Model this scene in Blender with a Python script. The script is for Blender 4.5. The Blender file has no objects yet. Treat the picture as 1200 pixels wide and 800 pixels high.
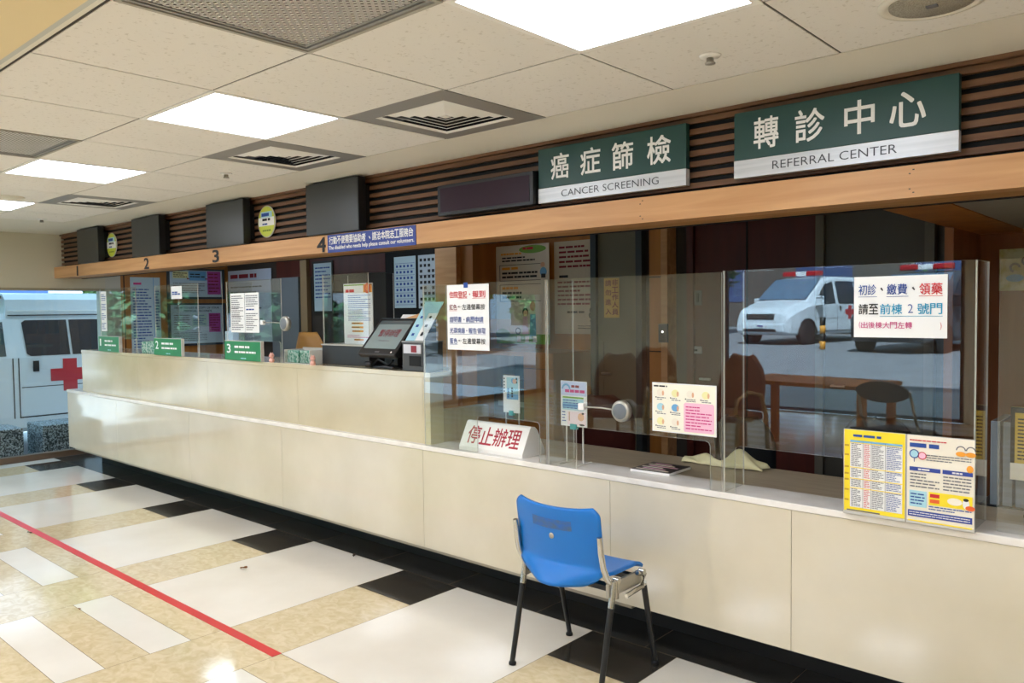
import bpy, bmesh, math, random
from mathutils import Matrix, Vector

SC = bpy.context.scene
COL = SC.collection
rnd = random.Random(7)
PI = math.pi

# ------------------------------------------------------------------ materials
def lin(c):
    return tuple(((x / 255) / 12.92 if x / 255 <= .04045 else ((x / 255 + .055) / 1.055) ** 2.4) for x in c) + (1.,)

MATS = {}
def mat(name, rgb, rough=.5, metal=0., spec=.5, emit=None, estr=0.):
    if name in MATS: return MATS[name]
    m = bpy.data.materials.new(name); m.use_nodes = True
    b = m.node_tree.nodes['Principled BSDF']
    b.inputs['Base Color'].default_value = lin(rgb)
    b.inputs['Roughness'].default_value = rough
    b.inputs['Metallic'].default_value = metal
    b.inputs['Specular IOR Level'].default_value = spec
    if emit:
        b.inputs['Emission Color'].default_value = lin(emit)
        b.inputs['Emission Strength'].default_value = estr
    MATS[name] = m
    return m

def mixed(name, rgb1, rgb2, scale=(4, 4, 4), rough=.5, detail=4., lo=.35, hi=.65, spec=.5, noise='noise', bump=0., metal=0., distort=0.):
    """two colours mixed by a 3D noise in object space"""
    m = mat(name, rgb1, rough, metal, spec)
    nt = m.node_tree; n = nt.nodes; L = nt.links; b = n['Principled BSDF']
    tc = n.new('ShaderNodeTexCoord'); mp = n.new('ShaderNodeMapping'); mp.inputs['Scale'].default_value = scale
    L.new(tc.outputs['Object'], mp.inputs['Vector'])
    if noise == 'voronoi':
        t = n.new('ShaderNodeTexVoronoi'); t.inputs['Scale'].default_value = 1.
        out = t.outputs['Color']
        sep = n.new('ShaderNodeSeparateColor'); L.new(out, sep.inputs[0]); out = sep.outputs[0]
    else:
        t = n.new('ShaderNodeTexNoise'); t.inputs['Scale'].default_value = 1.; t.inputs['Detail'].default_value = detail
        t.inputs['Distortion'].default_value = distort
        out = t.outputs['Fac']
    L.new(mp.outputs[0], t.inputs['Vector'])
    r = n.new('ShaderNodeValToRGB')
    r.color_ramp.elements[0].position = lo; r.color_ramp.elements[0].color = lin(rgb1)
    r.color_ramp.elements[1].position = hi; r.color_ramp.elements[1].color = lin(rgb2)
    L.new(out, r.inputs[0]); L.new(r.outputs[0], b.inputs['Base Color'])
    if bump:
        bp = n.new('ShaderNodeBump'); bp.inputs['Strength'].default_value = bump; bp.inputs['Distance'].default_value = .004
        L.new(out, bp.inputs['Height']); L.new(bp.outputs[0], b.inputs['Normal'])
    return m

def clear(name, f0=.055, tint=(.96, .975, .97), rough=0.):
    """thin clear sheet: straight transmission plus a Schlick mirror"""
    if name in MATS: return MATS[name]
    m = bpy.data.materials.new(name); m.use_nodes = True
    nt = m.node_tree; n = nt.nodes; L = nt.links
    n.remove(n['Principled BSDF']); out = n['Material Output']
    tr = n.new('ShaderNodeBsdfTransparent'); tr.inputs[0].default_value = tint + (1,)
    gl = n.new('ShaderNodeBsdfGlossy'); gl.inputs['Roughness'].default_value = rough
    lw = n.new('ShaderNodeLayerWeight'); lw.inputs['Blend'].default_value = .5
    pw = n.new('ShaderNodeMath'); pw.operation = 'POWER'; pw.inputs[1].default_value = 5
    ma = n.new('ShaderNodeMath'); ma.operation = 'MULTIPLY_ADD'; ma.inputs[1].default_value = 1 - f0; ma.inputs[2].default_value = f0
    mx = n.new('ShaderNodeMixShader')
    L.new(lw.outputs['Facing'], pw.inputs[0]); L.new(pw.outputs[0], ma.inputs[0]); L.new(ma.outputs[0], mx.inputs[0])
    L.new(tr.outputs[0], mx.inputs[1]); L.new(gl.outputs[0], mx.inputs[2]); L.new(mx.outputs[0], out.inputs[0])
    MATS[name] = m
    return m

def frosted(name, rgb, alpha):
    m = mat(name, rgb, .25)
    m.node_tree.nodes['Principled BSDF'].inputs['Alpha'].default_value = alpha
    return m

def lamp(name, rgb, s):
    if name in MATS: return MATS[name]
    m = bpy.data.materials.new(name); m.use_nodes = True
    nt = m.node_tree; n = nt.nodes
    n.remove(n['Principled BSDF']); e = n.new('ShaderNodeEmission')
    e.inputs[0].default_value = lin(rgb); e.inputs[1].default_value = s
    nt.links.new(e.outputs[0], n['Material Output'].inputs[0])
    MATS[name] = m
    return m

CLEAR = clear('clear acrylic', .085)
GLASS = clear('window glass', .05, (.93, .97, .98))
EDGE = frosted('acrylic cut edge', (228, 226, 218), .7)
STONE = mixed('polished beige stone', (216, 208, 189), (200, 191, 168), (2.2, 2.2, 2.2), .07, 6, .3, .75, .9, bump=0)
STONE2 = mixed('beige stone upstand', (206, 195, 166), (189, 176, 145), (2.6, 2.6, 2.6), .12, 7, .3, .75, .8)
TOPST = mixed('pale worktop stone', (240, 236, 229), (226, 220, 212), (8, 8, 8), .22, 4, .3, .7)
SEAM = mat('dark seam', (92, 84, 68), .8)
SEAMF = mat('floor seam', (110, 95, 70), .8)
BLACKM = mat('black toe kick', (10, 10, 11), .5)
LIP = mat('grey stone lip', (150, 143, 128), .35)
T_WHITE = mixed('white floor tile', (232, 226, 214), (219, 211, 197), (1.6, 1.6, 1.6), .09, 4, .35, .7, .8)
T_BEIGE = mixed('beige marbled floor tile', (216, 199, 164), (200, 181, 143), (16, 22, 16), .09, 8, .35, .66, .8, distort=1.2)
T_BLACK = mixed('black floor tile', (58, 54, 48), (46, 43, 39), (3, 3, 3), .14, 4, .35, .65, .4)
T_DARK = mixed('dark border tile', (60, 58, 54), (46, 45, 42), (3, 3, 3), .16, 4, .35, .65, .4)
RED = mat('red tape', (206, 44, 48), .35)
CEIL_T = mixed('fissured ceiling tile', (212, 209, 203), (233, 231, 227), (60, 60, 60), .9, 6, .30, .40, .2)
T_BAR = mat('ceiling grid bar', (168, 164, 154), .6)
GAP = mat('ceiling shadow gap', (70, 66, 60), .9)
PLAST = mat('ceiling plaster', (224, 221, 210), .85, spec=.2)
SOFF = mat('cream soffit', (226, 209, 168), .8, spec=.2)
FASC = mat('grey fascia band', (190, 192, 186), .7)
WALLB = mat('beige wall paint', (202, 197, 177), .85, spec=.2)
ROOFM = mat('roof concrete', (150, 150, 148), .9)
WOODL = mixed('light oak', (213, 165, 115), (190, 139, 90), (1.3, 22, 22), .42, 5, .3, .7, .4, distort=.6)
WOODD = mixed('dark slat wood', (126, 93, 68), (98, 70, 50), (1.5, 30, 30), .5, 5, .3, .7, .3)
WOODI = mixed('orange veneer', (188, 126, 60), (160, 100, 44), (9, 9, 1.1), .42, 5, .3, .7, .4, distort=.5)
WOODB = mixed('brown veneer', (150, 94, 58), (128, 78, 46), (9, 9, 1.0), .5, 5, .3, .7, .3, distort=.5)
MAROON = mixed('maroon door leaf', (84, 30, 20), (66, 22, 15), (8, 8, 1), .45, 4, .3, .7, .4)
OLIVE = mat('olive grey door', (110, 104, 84), .5)
DGREY = mat('dark grey door', (74, 70, 62), .5)
FRAME = mat('dark steel frame', (52, 58, 60), .45)
BLK = mat('black plastic', (20, 20, 21), .4)
BLK2 = mat('black backing', (9, 9, 9), .8)
TVM = mat('slate grey screen', (46, 48, 48), .34)
CHAR = mat('charcoal plastic', (66, 66, 66), .4)
CHARD = mat('dark charcoal plastic', (40, 40, 42), .4)
GREEN = mat('dark green sign', (27, 68, 63), .42)
GREENB = mat('bright green sign', (30, 124, 66), .3)
SILVER = mixed('brushed silver', (214, 216, 218), (190, 193, 196), (2, 60, 60), .35, 3, .3, .7, metal=.25)
WHITE = mat('white paint', (242, 242, 240), .5)
PAPER = mat('white paper', (238, 238, 236), .55)
PAPERW = mat('cream paper', (240, 232, 214), .55)
CHROME = mat('chrome', (205, 203, 196), .22, 1.)
ALU = mat('satin aluminium', (176, 172, 162), .35, .8)
STEELG = mat('grey louvre metal', (150, 149, 146), .45, .3)
BLUEC = mat('blue chair plastic', (0, 110, 194), .34)
LEDM = mat('unlit purple display', (40, 14, 30), .4, 0, .25)
INK = mat('black ink', (34, 32, 34), .7)
INKG = mat('grey ink', (110, 110, 116), .7)
INKR = mat('red ink', (206, 40, 50), .7)
INKB = mat('blue ink', (38, 74, 150), .7)
INKC = mat('cyan ink', (30, 150, 190), .7)
INKP = mat('pink ink', (206, 60, 130), .7)
INKM = mat('dark maroon ink', (130, 24, 40), .7)
YEL = mat('yellow print', (244, 218, 40), .5)
YELO = mat('orange print', (240, 160, 50), .5)
PINK = mat('pink print', (240, 190, 210), .5)
MAG = mat('magenta print', (176, 70, 150), .5)
CYANP = mat('pale cyan print', (170, 214, 226), .5)
CYANB = mat('mid blue print', (110, 170, 214), .5)
GRNP = mat('grass green print', (120, 170, 50), .5)
TAN = mat('tan print', (196, 160, 120), .5)
SKIN = mat('skin tone print', (226, 176, 140), .5)
NAVY = mat('royal blue sign', (44, 66, 150), .45)
TEAL = mat('teal clip', (20, 160, 160), .4)
LAMPM = lamp('ceiling light panel', (236, 243, 255), 15.0)
LAMPD = lamp('downlight lens', (255, 236, 200), 14.0)

# ------------------------------------------------------------------ mesh builder
TEXT_CACHE = {}
def text_mesh(s, bold):
    k = (s, bold)
    if k not in TEXT_CACHE:
        c = bpy.data.curves.new('lettering', 'FONT'); c.body = s; c.resolution_u = 3; c.offset = bold
        o = bpy.data.objects.new('lettering', c); COL.objects.link(o)
        dg = bpy.context.evaluated_depsgraph_get()
        me = bpy.data.meshes.new_from_object(o.evaluated_get(dg), depsgraph=dg)
        vs = [(v.co.x, v.co.y) for v in me.vertices]; fs = [tuple(p.vertices) for p in me.polygons]
        bpy.data.objects.remove(o); bpy.data.curves.remove(c); bpy.data.meshes.remove(me)
        TEXT_CACHE[k] = (vs, fs)
    return TEXT_CACHE[k]

class MB:
    def __init__(s):
        s.v = []; s.f = []; s.m = []; s.sm = []; s.mats = []
    def mi(s, m):
        if m not in s.mats: s.mats.append(m)
        return s.mats.index(m)
    def add(s, vs, fs, m, smooth=False, M=None):
        b = len(s.v)
        for p in vs: s.v.append(tuple(M @ Vector(p)) if M is not None else tuple(p))
        k = s.mi(m)
        for f in fs:
            s.f.append(tuple(i + b for i in f)); s.m.append(k); s.sm.append(smooth)
        return s
    def quad(s, a, b, c, d, m): return s.add([a, b, c, d], [(0, 1, 2, 3)], m)
    def box(s, x0, x1, y0, y1, z0, z1, m, bev=0., M=None):
        if bev > 0:
            bm = bmesh.new(); bmesh.ops.create_cube(bm, size=1.)
            for v in bm.verts: v.co = Vector(((x0 + x1) / 2 + v.co.x * (x1 - x0), (y0 + y1) / 2 + v.co.y * (y1 - y0), (z0 + z1) / 2 + v.co.z * (z1 - z0)))
            bmesh.ops.bevel(bm, geom=bm.edges[:], offset=bev, segments=2, affect='EDGES', profile=.5)
            bm.verts.index_update()
            s.add([v.co[:] for v in bm.verts], [tuple(v.index for v in f.verts) for f in bm.faces], m, False, M); bm.free()
            return s
        vs = [(x0, y0, z0), (x1, y0, z0), (x1, y1, z0), (x0, y1, z0), (x0, y0, z1), (x1, y0, z1), (x1, y1, z1), (x0, y1, z1)]
        return s.add(vs, [(0, 3, 2, 1), (4, 5, 6, 7), (0, 1, 5, 4), (1, 2, 6, 5), (2, 3, 7, 6), (3, 0, 4, 7)], m, False, M)
    def prism(s, prof, axis, a, b, m, M=None, smooth=False):
        """closed outline (p,q) extruded along axis from a to b. x: (y,z)  y: (x,z)  z: (x,y)"""
        def P(p, t):
            return {'x': (t, p[0], p[1]), 'y': (p[0], t, p[1]), 'z': (p[0], p[1], t)}[axis]
        n = len(prof)
        vs = [P(p, a) for p in prof] + [P(p, b) for p in prof]
        fs = [tuple(range(n))[::-1], tuple(range(n, 2 * n))] + [(i, (i + 1) % n, n + (i + 1) % n, n + i) for i in range(n)]
        return s.add(vs, fs, m, smooth, M)
    def tube(s, pts, r, m, seg=10, caps=True, M=None):
        pts = [Vector(p) for p in pts]; n = len(pts); rs = r if isinstance(r, (list, tuple)) else [r] * n
        vs = []; fs = []; up = None
        for i, p in enumerate(pts):
            d = (pts[min(i + 1, n - 1)] - pts[max(i - 1, 0)]).normalized()
            if up is None: up = Vector((0, 0, 1)) if abs(d.z) < .9 else Vector((1, 0, 0))
            a = d.cross(up).normalized(); c = a.cross(d).normalized(); up = c
            for k in range(seg):
                t = 2 * PI * k / seg
                vs.append(p + (a * math.cos(t) + c * math.sin(t)) * rs[i])
        for i in range(n - 1):
            for k in range(seg):
                fs.append((i * seg + k, i * seg + (k + 1) % seg, (i + 1) * seg + (k + 1) % seg, (i + 1) * seg + k))
        s.add(vs, fs, m, True, M)
        if caps:
            s.add([vs[k] for k in range(seg)], [tuple(range(seg))[::-1]], m, False, M)
            s.add([vs[(n - 1) * seg + k] for k in range(seg)], [tuple(range(seg))], m, False, M)
        return s
    def lathe(s, prof, m, seg=28, M=None):
        """profile [(r,z)] turned about z"""
        vs = []; fs = []; n = len(prof)
        for r, z in prof:
            for k in range(seg):
                t = 2 * PI * k / seg; vs.append((r * math.cos(t), r * math.sin(t), z))
        for i in range(n - 1):
            for k in range(seg):
                fs.append((i * seg + k, i * seg + (k + 1) % seg, (i + 1) * seg + (k + 1) % seg, (i + 1) * seg + k))
        fs.append(tuple(range(seg))[::-1]); fs.append(tuple((n - 1) * seg + k for k in range(seg)))
        return s.add(vs, fs, m, True, M)
    def grid(s, fn, nu, nv, m, th=None, M=None):
        """surface fn(u,v); th thickens it along its normals"""
        P = [[Vector(fn(i / nu, j / nv)) for i in range(nu + 1)] for j in range(nv + 1)]
        def N(i, j):
            a = P[j][min(i + 1, nu)] - P[j][max(i - 1, 0)]; b = P[min(j + 1, nv)][i] - P[max(j - 1, 0)][i]
            c = a.cross(b); return c.normalized() if c.length > 1e-9 else Vector((0, 0, 1))
        A = [P[j][i] for j in range(nv + 1) for i in range(nu + 1)]; W = nu + 1
        fs = [(j * W + i, j * W + i + 1, (j + 1) * W + i + 1, (j + 1) * W + i) for j in range(nv) for i in range(nu)]
        if th:
            B = [P[j][i] - N(i, j) * th for j in range(nv + 1) for i in range(nu + 1)]; k = len(A)
            fs2 = [tuple(x + k for x in f[::-1]) for f in fs]
            rim = [j * W for j in range(nv, 0, -1)] + [i for i in range(nu)] + [j * W + nu for j in range(nv)] + [nv * W + i for i in range(nu, 0, -1)]
            e = [(rim[t], k + rim[t], k + rim[(t + 1) % len(rim)], rim[(t + 1) % len(rim)]) for t in range(len(rim))]
            s.add(A + B, fs + fs2, m, True, M); b = len(s.v) - len(A) - len(B)
            kk = s.mi(m)
            for f in e: s.f.append(tuple(i + b for i in f)); s.m.append(kk); s.sm.append(False)
            return s
        return s.add(A, fs, m, True, M)
    # ---- printing on a sheet lying in the local xz plane, facing -y
    def rect(s, u0, u1, v0, v1, m, k=1):
        y = -.0009 * k
        return s.quad((u0, y, v0), (u1, y, v0), (u1, y, v1), (u0, y, v1), m)
    def poly(s, pts, m, k=1):
        y = -.0009 * k
        return s.add([(p[0], y, p[1]) for p in pts], [tuple(range(len(pts)))], m)
    def disc(s, u, v, ru, rv, m, k=1, n=24):
        return s.poly([(u + ru * math.cos(2 * PI * i / n), v + rv * math.sin(2 * PI * i / n)) for i in range(n)], m, k)
    def ring(s, u, v, r0, r1, m, k=1, n=24, a0=0., a1=2 * PI):
        y = -.0009 * k
        for i in range(n):
            a = a0 + (a1 - a0) * i / n; b = a0 + (a1 - a0) * (i + 1) / n
            s.quad((u + r0 * math.cos(a), y, v + r0 * math.sin(a)), (u + r1 * math.cos(a), y, v + r1 * math.sin(a)),
                   (u + r1 * math.cos(b), y, v + r1 * math.sin(b)), (u + r0 * math.cos(b), y, v + r0 * math.sin(b)), m)
        return s
    def text(s, t, u0, u1, v0, v1, m, k=2, bold=0., squash=True, th=0.):
        """lettering fitted to the box; th makes it stand proud"""
        vs, fs = text_mesh(t, min(bold, 0.))
        if not vs: print('NOGLYPH', t); return s
        xs = [v[0] for v in vs]; ys = [v[1] for v in vs]
        ax, bx, ay, by = min(xs), max(xs), min(ys), max(ys)
        sx = (u1 - u0) / max(bx - ax, 1e-6); sy = (v1 - v0) / max(by - ay, 1e-6)
        if not squash: sx = sy = min(sx, sy)
        y = -.0009 * k - th
        d = bold * .55
        for q, (dx, dy) in enumerate(((0, 0),) if bold <= 0 else ((-d, -d), (d, -d), (-d, d), (d, d))):
            s.add([(u0 + (v[0] - ax + dx) * sx, y - q * .00012, v0 + (v[1] - ay + dy) * sy) for v in vs], fs, m)
        return s
    def chars(s, t, u0, u1, v0, v1, m, k=2, bold=.02, th=0.):
        """one character per equal cell"""
        n = len(t); w = (u1 - u0) / n
        for i, ch in enumerate(t):
            if ch in ' \u3000': continue
            pad = w * .04
            if ch in '、.,，': s.text(ch, u0 + i * w + pad, u0 + i * w + w * .3, v0, v0 + (v1 - v0) * .3, m, k, bold, True, th)
            elif ch in '一←→1': s.text(ch, u0 + i * w + pad, u0 + (i + 1) * w - pad, v0 + (v1 - v0) * .4, v0 + (v1 - v0) * .6 if ch == '一' else v0 + (v1 - v0) * .72, m, k, bold, True, th)
            else: s.text(ch, u0 + i * w + pad, u0 + (i + 1) * w - pad, v0, v1, m, k, bold, True, th)
        return s
    def lines(s, u0, u1, v0, v1, n, m, k=2, seed=1, fill=.5, full=.9):
        """rows of unreadable small print"""
        r = random.Random(seed); step = (v1 - v0) / n; h = step * fill; cw = h * 1.05
        for i in range(n):
            v = v1 - (i + .5) * step; u = u0; end = u0 + (u1 - u0) * (full - r.random() * .35 if r.random() < .45 else 1.)
            while u + cw < end:
                L = cw * r.choice((2, 3, 4, 5)); L = min(L, end - u)
                if L < cw * .5: break
                s.rect(u, u + L * .86, v - h / 2, v + h / 2, m, k); u += L
        return s
    def build(s, name, parent=None, loc=None, rot=None):
        me = bpy.data.meshes.new(name); me.from_pydata(s.v, [], s.f)
        for m in s.mats: me.materials.append(m)
        for p, k, sm in zip(me.polygons, s.m, s.sm): p.material_index = k; p.use_smooth = sm
        me.update()
        o = bpy.data.objects.new(name, me); COL.objects.link(o)
        if parent: o.parent = parent
        if loc: o.location = loc
        if rot: o.rotation_euler = rot
        return o

def fix_normals(o):
    bm = bmesh.new(); bm.from_mesh(o.data); bmesh.ops.recalc_face_normals(bm, faces=bm.faces[:]); bm.to_mesh(o.data); bm.free()
    return o

def tag(o, label, cat, group=None, kind=None):
    o['label'] = label; o['category'] = cat
    if group: o['group'] = group
    if kind: o['kind'] = kind
    return o
def thing(name, label, cat, loc=(0, 0, 0), rz=0., group=None):
    o = bpy.data.objects.new(name, None); COL.objects.link(o)
    o.location = loc; o.rotation_euler = (0, 0, rz); o.empty_display_size = .05
    return tag(o, label, cat, group)
def struct(o, label, cat): return tag(o, label, cat, None, 'structure')
def dup(root, loc, label, rz=None, group=None):
    def cp(o, p=None):
        c = o.copy(); COL.objects.link(c)
        if p: c.parent = p
        for ch in list(o.children): cp(ch, c)
        return c
    c = cp(root); c.location = loc; c['label'] = label
    if rz is not None: c.rotation_euler = (0, 0, rz)
    if group: c['group'] = group
    return c
FX = PI / 2      # turns a sheet facing -y to face +x

# ------------------------------------------------------------------ camera
R = ((0.74653104, 0.01857398, -0.66509129), (0.66524732, -0.03844884, 0.74563241), (-0.01172263, -0.99908793, -0.04105954))
cd = bpy.data.cameras.new('camera'); cd.sensor_width = 36.; cd.lens = 36. * 931. / 1200.; cd.clip_start = .05; cd.clip_end = 300
cam = bpy.data.objects.new('camera', cd); COL.objects.link(cam)
cam.matrix_world = Matrix(((R[0][0], -R[0][1], -R[0][2], 0), (R[1][0], -R[1][1], -R[1][2], 0), (R[2][0], -R[2][1], -R[2][2], 1.49), (0, 0, 0, 1)))
SC.camera = cam

CZ = 2.31                                   # hall ceiling height
XL, XR, YF, YB = -9.0, 3.2, -5.2, 4.92      # room: end wall, right wall, street front, back wall

# ------------------------------------------------------------------ floor
P0, PER, BW = -2.14, 1.33, .44
def col_of(x):
    k = math.floor((x - P0) / PER); return k, x - P0 - k * PER
def floor_id(x, y):
    if y > 2.935: return ('dark', math.floor(x / .62), 0)
    k, d = col_of(x)
    if d < BW:
        if y > 2.6: return ('black', k, 0)
        return ('beige', k, 0)
    if y > 1.86: return ('white', k, 0)
    j = math.floor((1.86 - y) / .187)
    return ('white' if j % 2 else 'beige', k, j + 1)
FM = {'dark': T_DARK, 'black': T_BLACK, 'beige': T_BEIGE, 'white': T_WHITE}
b = MB()
xs = sorted({round(v, 4) for k in range(-6, 5) for v in (P0 + k * PER, P0 + k * PER + BW) if XL < v < XR} | {XL, XR} | {round(i * .62, 4) for i in range(-14, 6)})
ys = sorted({2.935, 2.6, 1.86, YF, YB} | {round(1.86 - .187 * j, 4) for j in range(1, 37)})
seams = []
for i in range(len(xs) - 1):
    for j in range(len(ys) - 1):
        cx, cy = (xs[i] + xs[i + 1]) / 2, (ys[j] + ys[j + 1]) / 2
        t = floor_id(cx, cy)
        b.quad((xs[i], ys[j], 0), (xs[i + 1], ys[j], 0), (xs[i + 1], ys[j + 1], 0), (xs[i], ys[j + 1], 0), FM[t[0]])
        if i + 2 < len(xs) and floor_id((xs[i + 1] + xs[i + 2]) / 2, cy) != t: seams.append((xs[i + 1] - .0013, xs[i + 1] + .0013, ys[j], ys[j + 1]))
        if j + 2 < len(ys) and floor_id(cx, (ys[j + 1] + ys[j + 2]) / 2) != t: seams.append((xs[i], xs[i + 1], ys[j + 1] - .0013, ys[j + 1] + .0013))
for x0, x1, y0, y1 in seams: b.quad((x0, y0, .0004), (x1, y0, .0004), (x1, y1, .0004), (x0, y1, .0004), SEAMF)
struct(b.build('floor'), 'polished floor of white, beige and black tiles', 'floor')
b = MB(); b.box(-8.6, -3.03, 1.818, 1.864, .0006, .0016, RED)
tag(b.build('floor_tape'), 'long red line of tape stuck along the tiled floor', 'tape')
for n, (x, y, s, a, lb) in enumerate(((-6.03, 1.80, .02, .4, 'small dark dry leaf scrap by the far part of the red line'), (-4.21, 2.355, .02, 1.2, 'crumpled brown dry leaf on the white tile past the red line'),
                                      (-3.90, 2.91, .02, 2.2, 'dry leaf scrap at the edge of the dark border tiles'), (-4.27, 1.485, .010, .1, 'tiny dark scrap at the corner of a narrow white tile'))):
    b = MB()
    b.grid(lambda u, v: ((u - .5) * 2 * s, (v - .5) * s * 1.2 * math.sin(PI * min(max(u, .06), .94)), .003 + .5 * s * abs(math.sin(3 * u + 2 * v))), 6, 4, mat('dry leaf %d' % (n % 2), (120, 74, 30) if n % 2 else (60, 44, 30), .8), .0012)
    tag(b.build('dry_leaf', None, (x, y, 0), (0, 0, a)), lb, 'leaf')

# ------------------------------------------------------------------ ceiling
TX = [-.94 - .62 * k for k in range(-6, 12)]; TX = sorted(TX)      # tile joints along x
TY = [.885, 1.49, 2.09, 2.68]
holes = {}
def cell(x, y):
    i = max(k for k in range(len(TX)) if TX[k] <= x); j = max(k for k in range(len(TY)) if TY[k] <= y); return i, j
LIGHTS = [(-1.25, 1.79), (-3.11, 1.79), (-4.97, 1.79), (-6.83, 1.79), (.61, 1.79)]
GRILLES = [(-1.87, 1.19), (-4.35, 1.19)]
DIFFS = [(-2.49, 2.38), (-3.73, 2.38), (-6.21, 2.38)]
for p in LIGHTS + GRILLES + DIFFS: holes[cell(*p)] = 1
b = MB(); g = .004
for i in range(len(TX) - 1):
    for j in range(3):
        if (i, j) in holes: continue
        b.box(TX[i] + g, TX[i + 1] - g, TY[j] + g, TY[j + 1] - g, CZ, CZ + .015, CEIL_T)
x0, x1 = TX[0], TX[-1]
for x in TX: b.box(x - .010, x + .010, TY[0], TY[3], CZ + .003, CZ + .006, T_BAR)
for y in TY: b.box(x0, x1, y - .010, y + .010, CZ + .003, CZ + .006, T_BAR)
for x in TX: b.box(x - .0035, x + .0035, TY[0], TY[3], CZ + .0022, CZ + .0032, GAP)
for y in TY: b.box(x0, x1, y - .0035, y + .0035, CZ + .0022, CZ + .0032, GAP)
b.box(XL, XR, 2.686, 3.1, CZ, CZ + .03, PLAST)                  # plaster margin along the counter
b.box(XL, TX[0] - .005, .80, 2.684, CZ, CZ + .03, PLAST)
b.box(TX[-1] + .005, XR, .80, 2.684, CZ, CZ + .03, PLAST)
b.box(XL, XR, .80, .878, CZ, CZ + .03, PLAST)
b.box(XL, XR, .785, .80, 2.25, CZ + .03, FASC)
b.box(XL, XR, YF, .785, 2.25, 2.28, SOFF)
b.box(XL, XR, 3.3, YB, 2.3, 2.33, PLAST)                        # over the office behind
struct(b.build('ceiling'), 'suspended ceiling of pale fissured tiles with plaster margin', 'ceiling')
b = MB(); b.box(XL - .3, XR + .3, YF - .1, YB + .2, 2.6, 4.2, ROOFM)
struct(b.build('roof'), 'flat concrete roof above the hall', 'roof')
b = MB(); b.box(XL - .3, XL + 1.2, -1.5, 14, 4.2, 9.5, ROOFM)  # unseen block, added to shade the ambulance bay from the sun
struct(b.build('wall_sun_blocker'), 'added unseen block that keeps the sun off the parked ambulance', 'wall')

def ceiling_light(x, y, label):
    t = thing('ceiling_light', label, 'ceiling light', (x, y, CZ), 0, 'square ceiling light panels')
    b = MB(); w, h = .31, .30
    for a in ((-w, w, -h, -h + .022), (-w, w, h - .022, h), (-w, -w + .022, -h + .022, h - .022), (w - .022, w, -h + .022, h - .022)):
        b.box(a[0], a[1], a[2], a[3], -.002, .02, WHITE)
    b.build('light_frame', t)
    b = MB(); b.box(-w + .022, w - .022, -h + .022, h - .022, .001, .02, LAMPM); b.build('diffuser', t)
for p, lb in zip(LIGHTS, ('glowing square ceiling panel nearest the round speaker, cut by the top edge', 'glowing square ceiling panel between the large grille and the blank screens',
                          'glowing square ceiling panel beside the smaller perforated grille', 'farthest glowing square ceiling panel, at the left edge of the photo', 'glowing square ceiling panel above the viewer, beyond the speaker')):
    ceiling_light(p[0], p[1], lb)
for (x, y) in [(-7.4 + 1.6 * i, -.2 - 1.55 * j) for i in range(6) for j in range(3)]:  # lamps added out of view to brighten the hall
    t = thing('ceiling_light', 'added unseen fill lamp in the cream soffit of the waiting side', 'ceiling light', (x, y, 2.25), 0, 'added soffit fill lamps of the waiting side')
    b = MB(); b.box(-.3, .3, -.3, .3, -.006, 0, LAMPM); b.build('diffuser', t)

def grille(x, y, label):
    t = thing('return_grille', label, 'vent', (x, y, CZ), 0, 'perforated return air grilles')
    b = MB(); w, h = .308, .30
    for o, i, z in ((0, .014, -.004), (.018, .03, -.001), (.034, .044, .002)):
        for a in ((-w + o, w - o, -h + o, -h + i), (-w + o, w - o, h - i, h - o), (-w + o, -w + i, -h + i, h - i), (w - i, w - o, -h + i, h - i)):
            b.box(a[0], a[1], a[2], a[3], z, .03, STEELG if o else T_BAR)
    b.build('grille_frame', t)
    b = MB(); W, H = w - .044, h - .044; step = .0185
    for sgn in (1, -1):
        n = int((W + H) * 2 / step / 1.0)
        for k in range(-n, n):
            c = k * step * 1.414      # line: y = sgn*x + c
            pts = []
            xa, xb = -W, W
            ya, yb = sgn * xa + c, sgn * xb + c
            lo, hi = sorted((ya, yb))
            if hi < -H or lo > H: continue
            def clip(X):
                Y = sgn * X + c
                if Y > H: return ((H - c) / sgn, H)
                if Y < -H: return ((-H - c) / sgn, -H)
                return (X, Y)
            p, q = clip(xa), clip(xb)
            d = .0034
            b.quad((p[0] - d, p[1] + sgn * d, .004), (p[0] + d, p[1] - sgn * d, .004), (q[0] + d, q[1] - sgn * d, .004), (q[0] - d, q[1] + sgn * d, .004), WHITE)
            b.quad((p[0], p[1], .004), (p[0], p[1], .018), (q[0], q[1], .018), (q[0], q[1], .004), STEELG)
    b.build('lattice', t)
    b = MB(); b.box(-w, w, -h, h, .05, .06, mat('duct dark', (40, 38, 36), .9)); b.build('duct_backing', t)
grille(*GRILLES[0], 'large perforated metal ceiling grille at the top edge of the photo')
grille(*GRILLES[1], 'smaller looking perforated ceiling grille at the left edge of the photo')

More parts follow.
